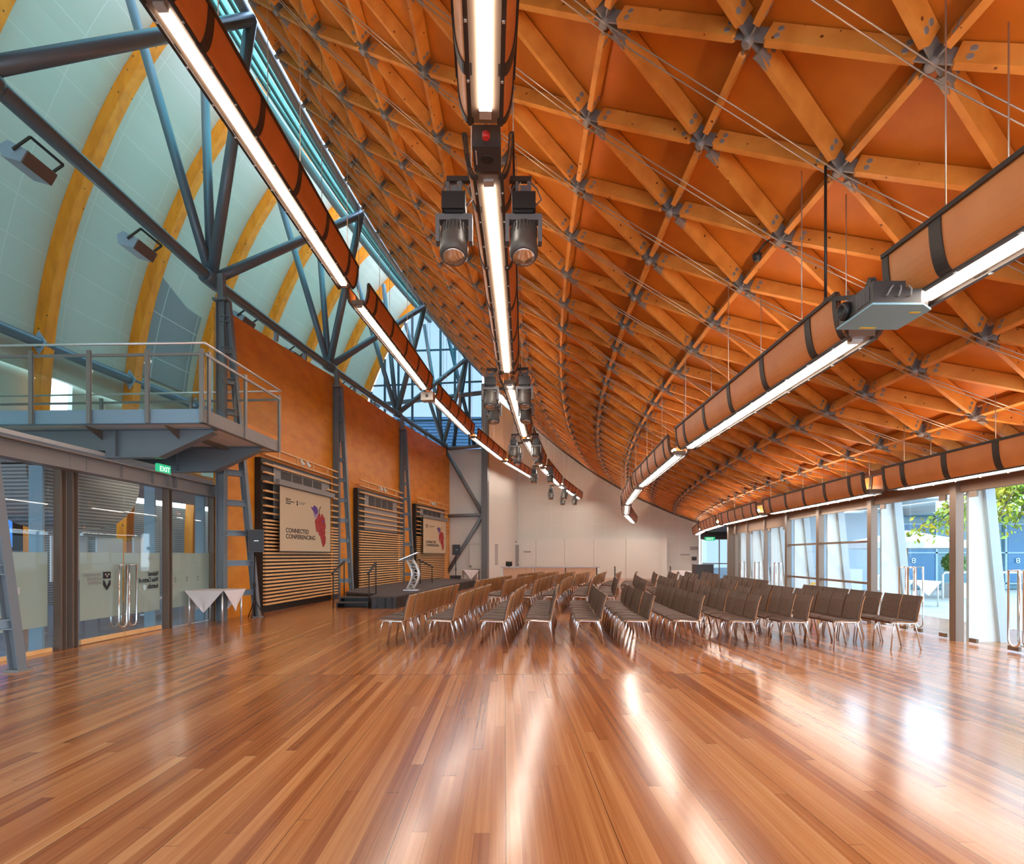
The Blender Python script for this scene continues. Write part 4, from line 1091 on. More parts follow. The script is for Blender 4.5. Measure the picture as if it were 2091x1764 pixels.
winbay('window_3', 3.66, 5.0, HD, rails=(0.88, 1.81, 0.05, HD - .02))
winbay('window_4', 5.1, 6.27, HD, rails=(0.88, 1.81, 0.05, HD - .02))
winbay('door_4', 6.37, 7.50, 2.40, door=True, handles=((6.82, 6.94),), mid=6.95)
winbay('door_5', 7.56, 8.78, 2.40, door=True, handles=((8.05, 8.17),), mid=8.18)
winbay('door_6', 8.84, 9.85, 2.40, door=True, handles=((9.25, 9.37),), mid=9.38)
winbay('window_5', -3.5, 0.45, HD)
winbay('window_6', 9.95, 10.35, 2.40)
mb = MB()
for ph in (0.50, 2.13, 3.61, 5.05, 6.32, 9.90):
    mb.box(P(RR + .02, ph, 1.5), et(ph) * .075, er(ph) * .07, UP * 1.5)
for ph in (7.53, 8.81): mb.box(P(RR + .02, ph, 1.5), et(ph) * .035, er(ph) * .06, UP * 1.5)
mb.box(P(RR - .1, 10.42, 1.6), et(10.4) * .12, er(10.4) * .30, UP * 1.6)
struct('trim_9', mb, M['frame'])
rows = [[P(RR + .02, -5 + 15.4 * k / 24, 3.0), P(RR + .02, -5 + 15.4 * k / 24, 3.36)] for k in range(25)]
mb = MB(); mb.slab(rows, -er(3) * .12); struct('wall_header', mb, M['blind'])
# recess with the exit doors at the far corner
mb = MB(); mb.hexa([P(RR, 10.5, 2.9), P(RR, PHE, 2.9), P(94.0, PHE, 2.9), P(94.0, 10.5, 2.9), P(RR, 10.5, 3.0), P(RR, PHE, 3.0), P(94.0, PHE, 3.0), P(94.0, 10.5, 3.0)])
struct('ceiling_recess', mb, M['dark'])
e = bpy.data.objects.new('window_7', None); COL.objects.link(e); e['kind'] = 'structure'
mb = MB(); glass_bay(mb, 94.3, 10.5, 17.0, 0.03, 2.6); mb.build('glass_pane', M['tintglass'], e)
mb = MB()
for ph in (10.55, 12.2, 13.9, 15.5, 16.95): mb.box(P(94.3, ph, 1.45), et(ph) * .05, er(ph) * .05, UP * 1.45)
mb.bar(P(94.3, 10.5, 2.65), P(94.3, 17, 2.65), .1, .12); mb.build('window_frame', M['frame'], e)
e = bpy.data.objects.new('door_7', None); COL.objects.link(e); e['kind'] = 'structure'
def rbar(mb, r0, r1, ph, z, w, h): mb.bar(P(r0, ph, z), P(r1, ph, z), w, h)
mb = MB(); mb.hexa([P(96.5, 17.05, 0), P(94.3, 17.05, 0), P(94.3, 17.08, 0), P(96.5, 17.08, 0), P(96.5, 17.05, 2.5), P(94.3, 17.05, 2.5), P(94.3, 17.08, 2.5), P(96.5, 17.08, 2.5)]); mb.build('door_leaf', M['tintglass'], e)
mb = MB()
for r in (96.55, 95.5, 94.4): mb.bar(P(r, 17.03, 0), P(r, 17.03, 2.55), .10, .06, er(17))
for z in (0.06, 1.0, 2.5): rbar(mb, 96.5, 94.3, 17.03, z, .06, .06)
mb.build('door_frame', M['frame'], e)
mb = MB(); mb.hexa([P(96.6, 17.0, 2.5), P(94.0, 17.0, 2.5), P(94.0, 17.1, 2.5), P(96.6, 17.1, 2.5), P(96.6, 17.0, 3.0), P(94.0, 17.0, 3.0), P(94.0, 17.1, 3.0), P(96.6, 17.1, 3.0)]); struct('wall_recess', mb, M['dark'])
cE = P(96.05, 16.92, 2.52); es = thing('exit_sign', cE, 'green exit sign above the far corner glass doors', 'exit sign', 'green exit signs')
mb = MB(); mb.box(cE, er(17) * .30, et(17) * .03, UP * .11); mb.build('case', M['exit'], es)
text('sign_lettering', 'EXIT', 0.17, cE - et(17) * .035 + er(17) * .2 - UP * .06, -er(17), UP, M['exitwhite'], es, width=.4)
# white blade buttresses outside
for k, ph in enumerate((2.10, 3.58, 5.02, 6.28, 7.50, 8.78, 9.88)):
    t = thing('buttress', P(95.6, ph, 0), 'white tapering buttress outside the glass, %s along the window wall' % ORD[k], 'buttress', 'white buttresses outside the windows')
    mb = MB(); w = et(ph) * .03
    mb.prism([P(r, ph, z) - w for r, z in ((96.12, -.03), (95.62, -.03), (95.92, 3.1), (96.12, 3.1))], w * 2); mb.build('web', M['fin'], t)
    mb = MB(); mb.bar(P(95.56, ph, -.03), P(95.86, ph, 3.1), .20, .16, er(ph)); mb.build('outer_flange', M['flange'], t)

# ================================================================== OUTSIDE: terrace court
t = thing('court_building', (22, 26, 0), 'teal glazed building with a balcony across the terrace', 'building')
mb = MB(); mb.abox(17.3, 40, 25.0, 30, 0, 3.3); mb.build('glazed_wall', M['facade'], t)
mb = MB(); mb.abox(17.6, 40, 23.2, 30, 3.3, 3.75); mb.build('balcony_slab', M['slab'], t)
mb = MB()
for k in range(16): mb.abox(17.35 + 1.55 * k, 17.45 + 1.55 * k, 24.9, 25.0, 0, 3.3)
for z in (0.25, 1.62, 2.9): mb.abox(17.35, 40, 24.9, 25.0, z - .03, z + .03)
mb.build('mullions', M['bluefin'], t)
mb = MB()
for k in range(4): mb.abox(17.5 + 4.65 * k, 18.9 + 4.65 * k, 24.93, 24.99, .3, 2.9)
mb.build('blue_panels', M['facade_blue'], t)
mb = MB()
for z in (3.95, 4.25, 4.6): mb.tube([(17.7, 23.3, z), (40, 23.3, z)], .025, 6)
for k in range(20): mb.tube([(17.7 + 1.3 * k, 23.3, 3.7), (17.7 + 1.3 * k, 23.3, 4.6)], .02, 6)
mb.build('balcony_rail', M['alu'], t)
mb = MB()
for k in range(9):
    x = 17.9 + 1.55 * k
    for z in (1.16, 1.26): mb.tube([(x + .075 * math.cos(q), 24.88, z + .06 + .05 * math.sin(q)) for q in [2 * math.pi * j / 10 for j in range(10)]], .018, 5, closed=True)
mb.build('door_markers', M['fin'], t)
mb = MB(); mb.abox(12.4, 17.0, 25.0, 25.3, -.03, 3.4); o = mb.build('court_wall', M['facade_wall']); tag(o, 'plain blue-grey rendered wall across the terrace', 'wall', kind='thing')
mb = MB(); mb.abox(12.0, 17.5, 22.0, 28.0, 3.75, 4.0); o = mb.build('canopy_roof', M['slab']); tag(o, 'pale flat canopy roof above the blue-grey terrace wall', 'canopy')
mb = MB(); mb.abox(14.05, 14.75, 23.5, 24.1, -.03, .92); o = mb.build('bar_cabinet', M['fin']); tag(o, 'white box cabinet standing on the terrace by the blue-grey wall', 'cabinet')
def umbrella(c, w, z0, z1, label):
    t = thing('parasol', c, label, 'parasol', 'canvas parasols on the terrace'); c = Vector(c)
    mb = MB(); k = 8; ring_ = [c + Vector((w * math.cos(2 * math.pi * (j + .5) / k), w * math.sin(2 * math.pi * (j + .5) / k), z0)) for j in range(k)]
    low = [p + UP * -.22 for p in ring_]; ap = c + UP * z1
    mb.add(ring_ + [ap], [(j, (j + 1) % k, k) for j in range(k)]); mb.add(ring_ + low, [(j, k + j, k + (j + 1) % k, (j + 1) % k) for j in range(k)])
    mb.add([p - UP * .04 for p in ring_] + [ap - UP * .04], [((j + 1) % k, j, k) for j in range(k)])
    mb.build('canopy', M['umbrella'], t)
    mb = MB(); mb.tube([c, ap], .035, 8); mb.build('pole', M['wood'], t)
umbrella((14.5, 20.5, -.03), 2.1, 2.0, 2.45, 'white canvas parasol on the terrace behind the glass doors')
t = thing('topiary', (16.1, 20.3, 0), 'clipped round topiary bush in a white planter on the terrace', 'plant')
mb = blob('t', (16.1, 20.3, 1.22), .40, M['topiary'], 1500, 1.0, .05); mb.lathe((16.1, 20.3, 1.22), UP, [(.05, -.33), (.22, -.25), (.33, -.08), (.34, .05), (.25, .24), (.08, .33)], 16); mb.build('foliage', M['topiary'], t)
mb = MB(); mb.tube([(16.1, 20.3, .5), (16.1, 20.3, 1.0)], .03, 8); mb.build('stem', M['bark'], t)
mb = MB(); mb.abox(15.82, 16.38, 20.02, 20.58, -.03, .50); mb.build('planter', M['fin'], t)
for k, (x0, x1, y) in enumerate(((15.2, 16.6, 19.7), (17.2, 22, 19.7))):
    t = thing('barrier_rail', (x0, y, 0), 'white tubular barrier rail on the terrace %s' % ('beside the topiary planter' if k == 0 else 'in front of the teal glazing'), 'rail', 'white barrier rails')
    mb = MB(); mb.tube([(x0, y, -.03), (x0, y, .82), (x0 + .08, y, .9), (x1 - .08, y, .9), (x1, y, .82), (x1, y, -.03)], .035, 8); mb.build('hoop', M['fin'], t)
t = thing('cafe_table', (12.35, 17.0, 0), 'terrace table with a white cloth behind the door handles', 'table')
mb = MB(); mb.abox(11.95, 12.75, 16.6, 17.4, .70, .73); mb.build('table_top', M['cloth'], t)
mb = MB()
mb.add([(11.93, 16.58, .735), (12.77, 16.58, .735), (12.35, 16.55, .30)], [(0, 2, 1)]); mb.add([(12.77, 16.58, .735), (12.77, 17.42, .735), (12.80, 17.0, .30)], [(0, 2, 1)]); mb.add([(11.93, 17.42, .735), (11.93, 16.58, .735), (11.9, 17.0, .30)], [(0, 2, 1)])
mb.build('tablecloth_drop', M['cloth'], t)
for sx in (12.0, 12.7):
    for sy in (16.65, 17.35):
        mb = MB(); mb.tube([(sx, sy, -.03), (sx, sy, .70)], .02, 6); mb.build('leg', M['alu'], t)
for k in range(2):
    x, y = 11.35 + .1 * k, 16.4 + .75 * k
    t = thing('cafe_chair', (x, y, 0), 'white slatted terrace chair %s the terrace table' % ('in front of' if k == 0 else 'beside'), 'chair', 'white terrace chairs')
    mb = MB(); mb.abox(x - .2, x + .2, y - .2, y + .2, .43, .46); mb.build('seat', M['fin'], t)
    mb = MB()
    for j in range(5): mb.abox(x - .19 + .085 * j, x - .15 + .085 * j, y + .18, y + .20, .46, .86)
    mb.abox(x - .2, x + .2, y + .175, y + .205, .84, .90); mb.build('backrest', M['fin'], t)
    for sx in (-.18, .18):
        for sy in (-.18, .18): mb = MB(); mb.tube([(x + sx, y + sy, -.03), (x + sx, y + sy, .43)], .016, 6); mb.build('leg', M['fin'], t)
# tree with yellowing leaves hanging into the view
tr = thing('courtyard_tree', (14.6, 14.5, 0), 'courtyard tree with yellow-green autumn leaves beside the terrace', 'tree')
mb = MB(); mb.tube([(14.6, 14.5, -.03), (14.5, 14.6, 1.8), (14.2, 14.7, 3.2), (14.0, 14.8, 4.6)], [.16, .13, .10, .06], 10); mb.build('trunk', M['bark'], tr)
random.seed(11)
brs = []
for k in range(30):
    a = Vector((14.2, 14.7, random.uniform(2.9, 4.5)))
    b = Vector((random.uniform(10.7, 14.0), random.uniform(13.8, 15.4), random.uniform(2.2, 4.2)))
    if b.x < 11.6: b.z = random.uniform(2.25, 2.7)
    m_ = (a + b) / 2 + UP * random.uniform(.2, .6); brs.append((a, m_, b))
mb = MB()
for a, m_, b in brs: mb.tube([a, m_, b], [.03, .02, .008], 5)
mb.build('branches', M['bark'], tr)
mb = MB()
for a, m_, b in brs:
    for k in range(85):
        f = random.uniform(.35, 1.05); p = (a * (1 - f) ** 2 + m_ * 2 * f * (1 - f) + b * f * f) + Vector((random.gauss(0, .16), random.gauss(0, .16), random.gauss(-.08, .14)))
        d = Vector((random.gauss(0, .6), random.gauss(0, .6), random.uniform(-1.2, -.1))).normalized(); s_ = d.cross(Vector((random.gauss(0, 1), random.gauss(0, 1), random.gauss(0, 1)))).normalized()
        l = random.uniform(.12, .22)
        mb.add([p, p + d * l * .5 + s_ * l * .22, p + d * l, p + d * l * .5 - s_ * l * .22], [(0, 1, 2, 3)])
mb.build('foliage', M['leaf'], tr, kind='stuff')

# ================================================================== STAGE
st = thing('stage_platform', (-4.2, 19, 0), 'low black stage platform with a pleated skirt in front of the slatted panels', 'stage')
poly = [(-3.25, 15.75), (-2.9, 18.2), (-2.35, 23.0), (-1.75, 26.6)] + [tuple(P(110.35, ph, 0).xy) for ph in (11.6, 10, 8.5, 7.15)] + [(-5.25, 17.6), (-4.05, 16.75), (-4.0, 15.72)]
mb = MB(); mb.prism([(x, y, .30) for x, y in poly], (0, 0, .05)); mb.build('deck', M['stagetop'], st)
mb = MB(); cxm, cym = -3.9, 19.5
out = []
for (x0, y0), (x1, y1) in zip(poly, poly[1:] + poly[:1]):
    L = math.hypot(x1 - x0, y1 - y0); n = max(2, int(L / .06)); nx, ny = (y1 - y0) / L, -(x1 - x0) / L
    for k in range(n):
        f = k / n; w = .018 * math.sin(k * 1.9) + .01 * math.sin(k * .7) - .02
        out.append((x0 + (x1 - x0) * f + nx * w, y0 + (y1 - y0) * f + ny * w))
mb.grid([[Vector((x, y, 0.0)) for x, y in out + out[:1]], [Vector((x, y, .30)) for x, y in out + out[:1]]])
mb.build('skirt', M['blackcloth'], st)
ss = thing('stage_steps', (-4.6, 16.2, 0), 'black portable steps leading onto the stage between two handrails', 'steps')
mb = MB(); mb.abox(-5.02, -4.12, 15.95, 16.25, 0.13, .165); mb.abox(-5.02, -4.12, 16.25, 16.62, .25, .285); mb.build('tread', M['stagetop'], ss)
mb = MB()
for x in (-5.02, -4.16): mb.prism([(x, 15.95, 0), (x, 16.62, 0), (x, 16.62, .25), (x, 16.25, .25), (x, 16.25, .13), (x, 15.95, .13)], (.04, 0, 0))
mb.abox(-5.0, -4.14, 16.58, 16.62, 0, .25); mb.build('side_frame', M['black'], ss)
def handrail(a, b, za, zb, ha, hb, label):
    a, b = Vector(a), Vector(b); t = thing('stage_handrail', (a + b) / 2, label, 'handrail', 'black handrails of the stage')
    d = (b - a).normalized() * .10
    mb = MB(); mb.bar(a + UP * ha - d, b + UP * hb + d * .4, .05, .05); mb.build('top_rail', M['dark'], t)
    for p, z, h in ((a, za, ha), (b, zb, hb)):
        mb = MB(); mb.tube([p + UP * z, p + UP * h], .02, 8); mb.build('post', M['dark'], t)
handrail((-5.09, 15.9, 0), (-5.08, 16.9, 0), 0, 0, .98, 1.32, 'black handrail on the wall side of the stage steps')
handrail((-4.07, 15.9, 0), (-4.07, 16.7, 0), 0, .0, .98, 1.30, 'black handrail on the audience side of the stage steps')
handrail((-3.72, 22.6, 0), (-3.35, 23.4, 0), .35, .35, 1.32, 1.02, 'black handrail standing on the deck beyond the truss lectern')
# truss lectern
lc = Vector((-3.32, 18.45, .35))
le = thing('lectern', lc, 'silver curved truss lectern standing on the stage', 'lectern')
mb = MB(); mb.box(lc + UP * .012, (.24, 0, 0), (0, .2, 0), (0, 0, .012)); mb.build('base_plate', M['alu'], le)
def curve(u, v):
    pts = []
    for k in range(11):
        f = k / 10; x = .20 * math.sin(f * math.pi) * 1.0 + f * (-.02); pts.append(lc + Vector((x - .06 + u, v, .02 + f * 1.02)))
    return pts
tb = [curve(-.11, -.11), curve(.11, -.11), curve(-.11, .11), curve(.11, .11)]
for c_ in tb: mb = MB(); mb.tube(c_, .022, 8); mb.build('curved_tube', M['alu'], le)
mb = MB()
for a, b in ((0, 1), (2, 3), (0, 2), (1, 3)):
    for k in range(0, 10, 2): mb.tube([tb[a][k], tb[b][k + 1]], .010, 5); mb.tube([tb[b][k + 1], tb[a][min(k + 2, 10)]], .010, 5)
mb.build('lattice_brace', M['alu'], le)
mb = MB(); mb.box(lc + Vector((-.07, 0, 1.12)), Vector((.31, 0, .13)), (0, .26, 0), Vector((-.005, 0, .012))); mb.build('reading_top', M['alu'], le)
mb = MB(); mb.tube([lc + Vector((.08, 0, 1.16)), lc + Vector((.08, 0, 1.40)), lc + Vector((-.04, .06, 1.43))], .008, 6); mb.tube([lc + Vector((.08, 0, 1.40)), lc + Vector((.2, -.06, 1.43))], .008, 6); mb.build('microphone', M['dark'], le)

# ================================================================== LOUDSPEAKERS ON STANDS
def pa_speaker(p, ztop, zbot, w, turn, label, slabel):
    p = Vector(p); ct, st_ = math.cos(turn), math.sin(turn); X, Y = Vector((ct, st_, 0)), Vector((-st_, ct, 0))
    t = thing('loudspeaker', p + UP * zbot, label, 'loudspeaker', 'loudspeakers on stands')
    zc, hh = (ztop + zbot) / 2, (ztop - zbot) / 2
    mb = MB(); mb.prism([p + UP * zbot + X * a + Y * b for a, b in ((-w, -w), (w, -w), (w * .8, w * .9), (-w * .8, w * .9))], UP * (2 * hh)); mb.build('cabinet', M['spk'], t)
    mb = MB(); mb.box(p + UP * zc - Y * (w + .006), X * (w * .94), Y * .008, UP * (hh * .95)); mb.build('front_grille', M['black'], t)
    mb = MB(); mb.box(p + UP * (zc + .0) - Y * (w + .016), X * .05, Y * .002, UP * .008); mb.build('badge', M['alu'], t)
    s = thing('speaker_stand', p, slabel, 'speaker stand', 'speaker stands')
    mb = MB(); mb.tube([p + UP * .05, p + UP * (zbot - .003)], .02, 8); mb.lathe(p + UP * .75, UP, [(.03, 0), (.035, .03), (.03, .1)], 10); mb.build('pole', M['black'], s)
    for k in range(3):
        a = 2 * math.pi * k / 3 + turn
        mb = MB(); mb.tube([p + UP * .45, p + Vector((.22 * math.cos(a), .22 * math.sin(a), .015))], .013, 6); mb.build('leg', M['black'], s)
pa_speaker((-6.13, 13.3, 0), 2.11, 1.58, .17, R(35), 'black loudspeaker on a stand beside the first slatted panel', 'black tripod stand beside the first slatted panel')
pa_speaker((-2.86, 28.4, 0), 2.05, 1.52, .19, R(20), 'black loudspeaker on a stand in front of the white stage-end wall', 'black tripod stand in front of the white stage-end wall')
t = thing('subwoofer', (-2.95, 29.0, 0), 'black bass cabinet on the floor under the far loudspeaker', 'loudspeaker')
mb = MB(); mb.abox(-3.2, -2.66, 28.72, 29.2, 0.0, .46); mb.build('cabinet', M['black'], t)
mb = MB(); mb.abox(-3.16, -2.70, 28.70, 28.73, .04, .42); mb.build('front_grille', M['projdark'], t)

# ================================================================== CLOTHED TABLES
def cloth_table(c, ang, s, label, clabel):
    c = Vector(c); ca, sa = math.cos(ang), math.sin(ang)
    def q(x, y, z): return c + Vector((x * ca - y * sa, x * sa + y * ca, z))
    t = thing('side_table', c, label, 'table', 'small tables under white cloths')
    mb = MB(); mb.prism([q(-s, -s, .70), q(s, -s, .70), q(s, s, .70), q(-s, s, .70)], (0, 0, .03)); mb.build('table_top', M['frame_grey'], t)
    for x in (-1, 1):
        for y in (-1, 1): mb = MB(); mb.tube([q(x * (s - .05), y * (s - .05), 0), q(x * (s - .05), y * (s - .05), .70)], .022, 8); mb.build('leg', M['alu'], t)
    mb = MB(); e = s + .012
    cor = [(-e, -e), (e, -e), (e, e), (-e, e)]
    mb.add([q(x, y, .738) for x, y in cor], [(0, 1, 2, 3)])
    for (x0, y0), (x1, y1) in zip(cor, cor[1:] + cor[:1]):
        rows = []
        nx, ny = (x0 + x1) / (2 * e), (y0 + y1) / (2 * e)
        for k in range(9):
            f = k / 8; row = []
            for j in range(9):
                g = j / 8; mx_, my_ = (x0 + x1) / 2, (y0 + y1) / 2
                px_, py_ = x0 + (x1 - x0) * g, y0 + (y1 - y0) * g
                fx, fy = px_ + (mx_ - px_) * f, py_ + (my_ - py_) * f
                w = .012 + .018 * f * math.cos(g * 9)
                row.append(q(fx + nx * w, fy + ny * w, .738 - .47 * f))
            rows.append(row)
        mb.slab(rows, q(nx, ny, 0) * .004 - c * .004)
    o = mb.build('tablecloth', M['cloth']); tag(o, clabel, 'tablecloth', 'white square tablecloths')
cloth_table((-6.60, 12.45, 0), R(-4), .42, 'small square table beside the glass entrance and ladder column', 'white cloth hanging in points from the table by the glass entrance')
cloth_table((-2.15, 28.9, 0), R(10), .38, 'small square table in front of the white door by the stage end', 'white cloth hanging in points from the table by the far loudspeaker')
cloth_table((8.3, 27.6, 0), R(20), .38, 'small square table at the back corner behind the chairs', 'white cloth on the table at the back corner near the dark cabinet')

# ================================================================== BAR COUNTER AND THE END WALL
bc = thing('bar_counter', (1.8, 27.4, 0), 'long timber-fronted bar counter with a grey top behind the chairs', 'bar counter')
x0, x1, y0 = -0.48, 4.20, 27.2
for k in range(3):
    a, b = x0 + (x1 - x0 - .1) * k / 3 + .06, x0 + (x1 - x0 - .1) * (k + 1) / 3
    mb = MB(); mb.abox(a, b, y0, y0 + .6, .06, .90); mb.build('front_panel', M['counter'], bc)
mb = MB(); mb.abox(x0 - .05, x1 + .05, y0 - .06, y0 + .68, .90, .945); mb.build('worktop', M['counter_top'], bc)
mb = MB(); mb.abox(x1 - .04, x1 + .04, y0 - .03, y0 + .62, 0, .90); mb.abox(x0 - .04, x0 + .04, y0 - .03, y0 + .62, 0, .90); mb.build('end_panel', M['white'], bc)
mb = MB(); mb.abox(x0 + .05, x1 - .05, y0 + .04, y0 + .6, 0, .06); mb.build('plinth', M['dark'], bc)
t = thing('till_screen', (-.15, 27.5, .945), 'black till screen standing on the bar counter', 'till')
mb = MB(); mb.box((-.15, 27.45, 1.09), (.16, 0, 0), (0, .03, .02), (0, -.03, .10)); mb.build('display', M['black'], t)
mb = MB(); mb.abox(-.2, -.1, 27.42, 27.58, .945, .985); mb.build('stand', M['black'], t)
t = thing('beer_tap', (.35, 27.5, .945), 'small chrome tap on the bar counter beside the till', 'tap')
mb = MB(); mb.tube([(.35, 27.5, .945), (.35, 27.5, 1.15), (.35, 27.4, 1.18), (.35, 27.36, 1.10)], .018, 8); mb.build('spout', M['chrome'], t)
mb = MB(); mb.lathe((.35, 27.5, .945), UP, [(.05, 0), (.05, .02)], 12); mb.build('base', M['chrome'], t)
# movable partition panels in front of the end wall
for k, (r0, r1) in enumerate(((109.3, 107.3), (107.3, 105.3), (105.3, 103.3), (103.3, 101.2), (101.2, 98.9))):
    mb = MB(); a = P(r0 - .01, PHE - .10, 0); b = P(r1 + .01, PHE - .10, 0); mb.bar(a + UP * 1.30, b + UP * 1.30, .10, 2.60)
    o = mb.build('wall_panel', M['white'], kind='structure')
door = bpy.data.objects.new('door_8', None); COL.objects.link(door); door['kind'] = 'structure'
mb = MB(); mb.bar(P(109.25, PHE - .19, 1.15), P(108.5, PHE - .19, 1.15), .04, 2.2); mb.build('door_leaf', M['grille'], door)
mb = MB(); mb.bar(P(109.33, PHE - .2, 2.3), P(108.42, PHE - .2, 2.3), .06, .12); mb.bar(P(108.42, PHE - .2, 0), P(108.42, PHE - .2, 2.3), .06, .1, er(PHE)); mb.build('door_frame', M['white'], door)
mb = MB(); mb.bar(P(109.1, PHE - .22, 2.45), P(108.6, PHE - .22, 2.45), .04, .10); mb.build('door_sign', M['grille'], door)
door = bpy.data.objects.new('door_9', None); COL.objects.link(door); door['kind'] = 'structure'
mb = MB(); mb.bar(P(109.75, KP + .09, 1.05), P(109.0, KP + .09, 1.05), .04, 2.1); mb.build('door_leaf', M['white'], door)
mb = MB(); mb.bar(P(109.68, KP + .06, .40), P(109.1, KP + .06, .40), .03, .62); mb.bar(P(109.72, KP + .06, .86), P(109.60, KP + .06, .86), .03, .12); mb.build('door_grille', M['grille'], door)
mb = MB(); mb.bar(P(109.82, KP + .08, 2.15), P(108.95, KP + .08, 2.15), .05, .08); mb.bar(P(109.82, KP + .08, 0), P(109.82, KP + .08, 2.15), .05, .07, er(KP)); mb.build('door_frame', M['soffit'], door)
t = thing('wall_vent', P(108.72, 15.5, 1.6), 'grey louvred wall vent above the end of the bar counter', 'vent')
mb = MB()
for k in range(12): mb.box(P(108.72, 15.2, .95 + .11 * k), et(15.2) * .55, er(15) * .02, UP * .035)
mb.build('vent_slats', M['grille'], t)
def wall_plate(r, z, w, h, label, name, m=M['grille'], cat='panel'):
    t = MB(); t.box(P(r, PHE - .2, z), er(PHE) * w, et(PHE) * .02, UP * h); o = t.build(name, m); tag(o, label, cat)
wall_plate(107.9, 1.75, .26, .05, 'grey strip sign on the white partition above the bar', 'wall_sign', cat='sign')
wall_plate(97.5, 1.55, .28, .04, 'grey strip sign on the white wall of the back corner', 'wall_sign', cat='sign')
wall_plate(96.95, 1.95, .24, .11, 'grey control panel high on the white wall by the far glass doors', 'control_panel')
wall_plate(96.95, 1.30, .15, .12, 'black intercom panel on the white wall above the dark cabinet', 'intercom', M['black'])
mb = MB(); mb.bar(P(98.75, PHE - .35, 0), P(98.75, PHE - .35, 2.62), .28, .30, er(PHE)); struct('wall_pier', mb, M['white'])
t = thing('dark_cabinet', (9.75, 28.3, 0), 'dark brown box cabinet standing at the back corner before the far glass doors', 'cabinet')
mb = MB(); mb.abox(9.22, 10.15, 28.1, 28.6, .04, 1.02); mb.build('body', M['dark'], t)
mb = MB(); mb.abox(9.20, 10.17, 28.08, 28.62, 1.02, 1.05); mb.build('lid', M['projdark'], t)
mb = MB(); mb.abox(9.26, 10.11, 28.14, 28.56, 0, .04); mb.build('plinth', M['black'], t)
for k, (x, y) in enumerate(((4.9, 26.6), (7.6, 26.8))):
    t = thing('queue_post', (x, y, 0), 'slim dark queue post %s' % ('beside the end of the bar counter' if k == 0 else 'in front of the white partition near the pier'), 'post', 'slim dark queue posts')
    mb = MB(); mb.tube([(x, y, .02), (x, y, .98)], .03, 8); mb.build('pole', M['dark'], t)
    mb = MB(); mb.lathe((x, y, 0), UP, [(.16, 0), (.16, .015), (.04, .03)], 16); mb.build('base', M['dark'], t)
# fire extinguisher on the window post
q = P(RR + .19, 5.05, .24)
t = thing('fire_extinguisher', q, 'red fire extinguisher by the brown window post behind the chairs', 'fire extinguisher')
mb = MB(); mb.lathe(q, UP, [(.05, 0), (.075, .03), (.075, .38), (.04, .45), (.025, .48)], 16); mb.build('cylinder', M['red'], t)
mb = MB(); mb.box(q + UP * .52, (.05, 0, 0), (0, .02, 0), (0, 0, .03)); mb.tube([q + UP * .5, q + Vector((-.1, 0, .48)), q + Vector((-.12, 0, .25))], .012, 6); mb.build('valve', M['yellow'], t)

# floodlights clamped under the truss chord
for k, (ph, z) in enumerate(((1.27, 7.66), (2.50, 7.68), (4.48, 7.84), (5.88, 7.90), (7.80, 7.93), (9.3, 7.95))):
    c = P(111.52, ph, z - .04)
    t = thing('floodlight', c, 'blue-grey floodlight under the truss chord, %s counted from the entrance end' % ORD[k], 'floodlight', 'floodlights under the truss')
    mb = MB(); X, Y = et(ph), er(ph)
    mb.prism([c + X * .28 + Y * a + UP * b for a, b in ((-.20, -.02), (-.10, -.19), (.20, -.10), (.22, .08), (.10, .14))], -X * .56); mb.build('housing', M['bluelight'], t)
    mb = MB(); mb.prism([c + X * .26 + Y * a + UP * b for a, b in ((-.21, -.03), (-.11, -.205), (-.09, -.19), (-.19, -.01))], -X * .52); mb.build('glass_front', M['floodface'], t)
    mb = MB()
    for sg in (-1, 1): mb.bar(c + X * (.30 * sg) - UP * .02, P(111.25, ph, z + .12) + X * (.30 * sg), .02, .04)
    mb.bar(P(111.25, ph, z + .12) - X * .3, P(111.25, ph, z + .12) + X * .3, .03, .03); mb.build('bracket', M['dark'], t)

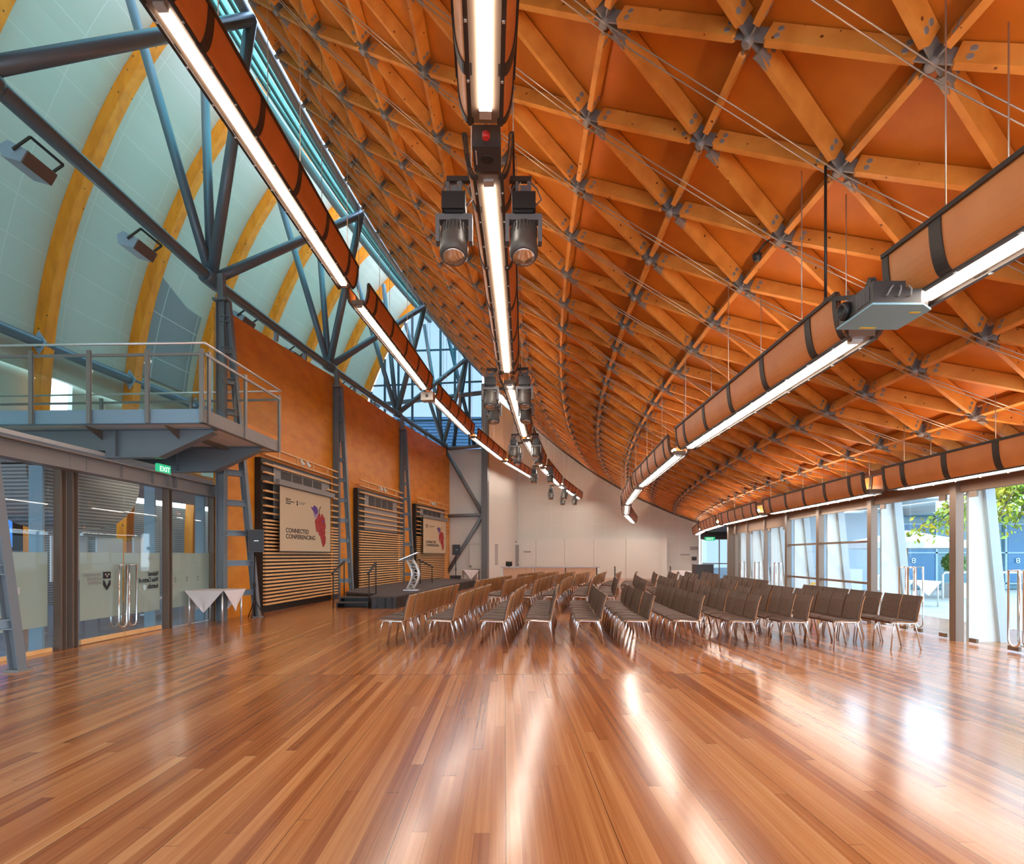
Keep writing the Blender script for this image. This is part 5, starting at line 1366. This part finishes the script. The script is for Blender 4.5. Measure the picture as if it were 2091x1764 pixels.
# ================================================================== CHAIRS
def chair_proto():
    t = thing('conference_chair', (0, 0, 0), 'x', 'chair', 'brown padded chairs in rows facing the stage')
    # side profile (forward, up) of the bent plywood shell
    PR = [(.225, .425), (.20, .445), (.10, .452), (-.06, .440), (-.16, .435), (-.195, .455), (-.215, .52), (-.235, .62), (-.262, .74), (-.300, .845)]
    def shell_(mb, off, th, w0, w1, i0, i1):
        rows = []
        for k in range(i0, i1):
            a, b = PR[max(k - 1, 0)], PR[min(k + 1, len(PR) - 1)]
            d = Vector((0, b[0] - a[0], b[1] - a[1])).normalized(); n = Vector((0, d.z, -d.y))
            if n.z < 0 and k < 4: n = -n
            w = w0 + (w1 - w0) * k / (len(PR) - 1)
            rows.append([Vector((x * w, PR[k][0], PR[k][1])) + n * (off + (.012 * x * x if k > 5 else 0)) for x in (-1, -.5, 0, .5, 1)])
        def nn(i, j):
            k = i + i0; a, b = PR[max(k - 1, 0)], PR[min(k + 1, len(PR) - 1)]; d = Vector((0, b[0] - a[0], b[1] - a[1])).normalized(); n = Vector((0, d.z, -d.y))
            if n.z < 0 and k < 4: n = -n
            return n * th
        mb.slab(rows, nn); return mb
    shell_(MB(), -.006, .012, .215, .205, 0, 10).build('plywood_shell', M['chairply'], t)
    shell_(MB(), .007, .028, .205, .195, 0, 5).build('seat_pad', M['seat'], t)
    shell_(MB(), .007, .024, .200, .195, 5, 10).build('back_pad', M['seat'], t)
    for sx in (-1, 1):
        mb = MB(); mb.tube([(sx * .205, .17, .425), (sx * .209, .19, .35), (sx * .218, .235, 0.0)], .011, 8); mb.build('leg', M['chrome'], t)
        mb = MB(); mb.tube([(sx * .205, -.15, .425), (sx * .209, -.17, .35), (sx * .218, -.245, 0.0)], .011, 8); mb.build('leg', M['chrome'], t)
        mb = MB(); mb.tube([(sx * .205, .17, .425), (sx * .205, .12, .432), (sx * .205, -.12, .422), (sx * .205, -.15, .425)], .011, 8); mb.build('side_rail', M['chrome'], t)
    return t
proto = chair_proto(); kids = list(proto.children)
blocks = [('front block', 9.42, 8, .455), ('middle block', 14.55, 9, .455), ('rear block', 19.4, 8, .455)]
ROWX = [-1.92, -1.15, -.29, .46, 1.28, 2.05, 2.86, 3.72, 4.52, 5.36, 6.20]
first = True
for ri in range(11):
    a0 = .10 - .0125 * ri
    near = 9.30 if ri < 6 else 9.30 - .05 * (ri - 5)
    for bi, (bn, by, cnt, pitch) in enumerate(blocks):
        for k in range(cnt):
            y = (near if bi == 0 else by) + k * pitch + .04 * math.sin(ri * 2.3 + k)
            dy = y - 9.3
            x = ROWX[ri] + a0 * dy + dy * dy / 112.0 + .01 * math.sin(ri + 3.1 * k)
            sl = a0 + dy / 56.0
            rot = R(90) - math.atan(sl) + R(1.2) * math.sin(ri * 1.7 + k * 2.1)
            if first: c = proto; first = False
            else:
                c = proto.copy(); COL.objects.link(c)
                for ch in kids:
                    g = ch.copy(); COL.objects.link(g); g.parent = c
            c.location = (x, y, 0); c.rotation_euler = (0, 0, rot)
            c['label'] = 'brown padded chair, %s from the near end, %s row from the stage, %s' % (ORD[k], ORD[ri], bn)
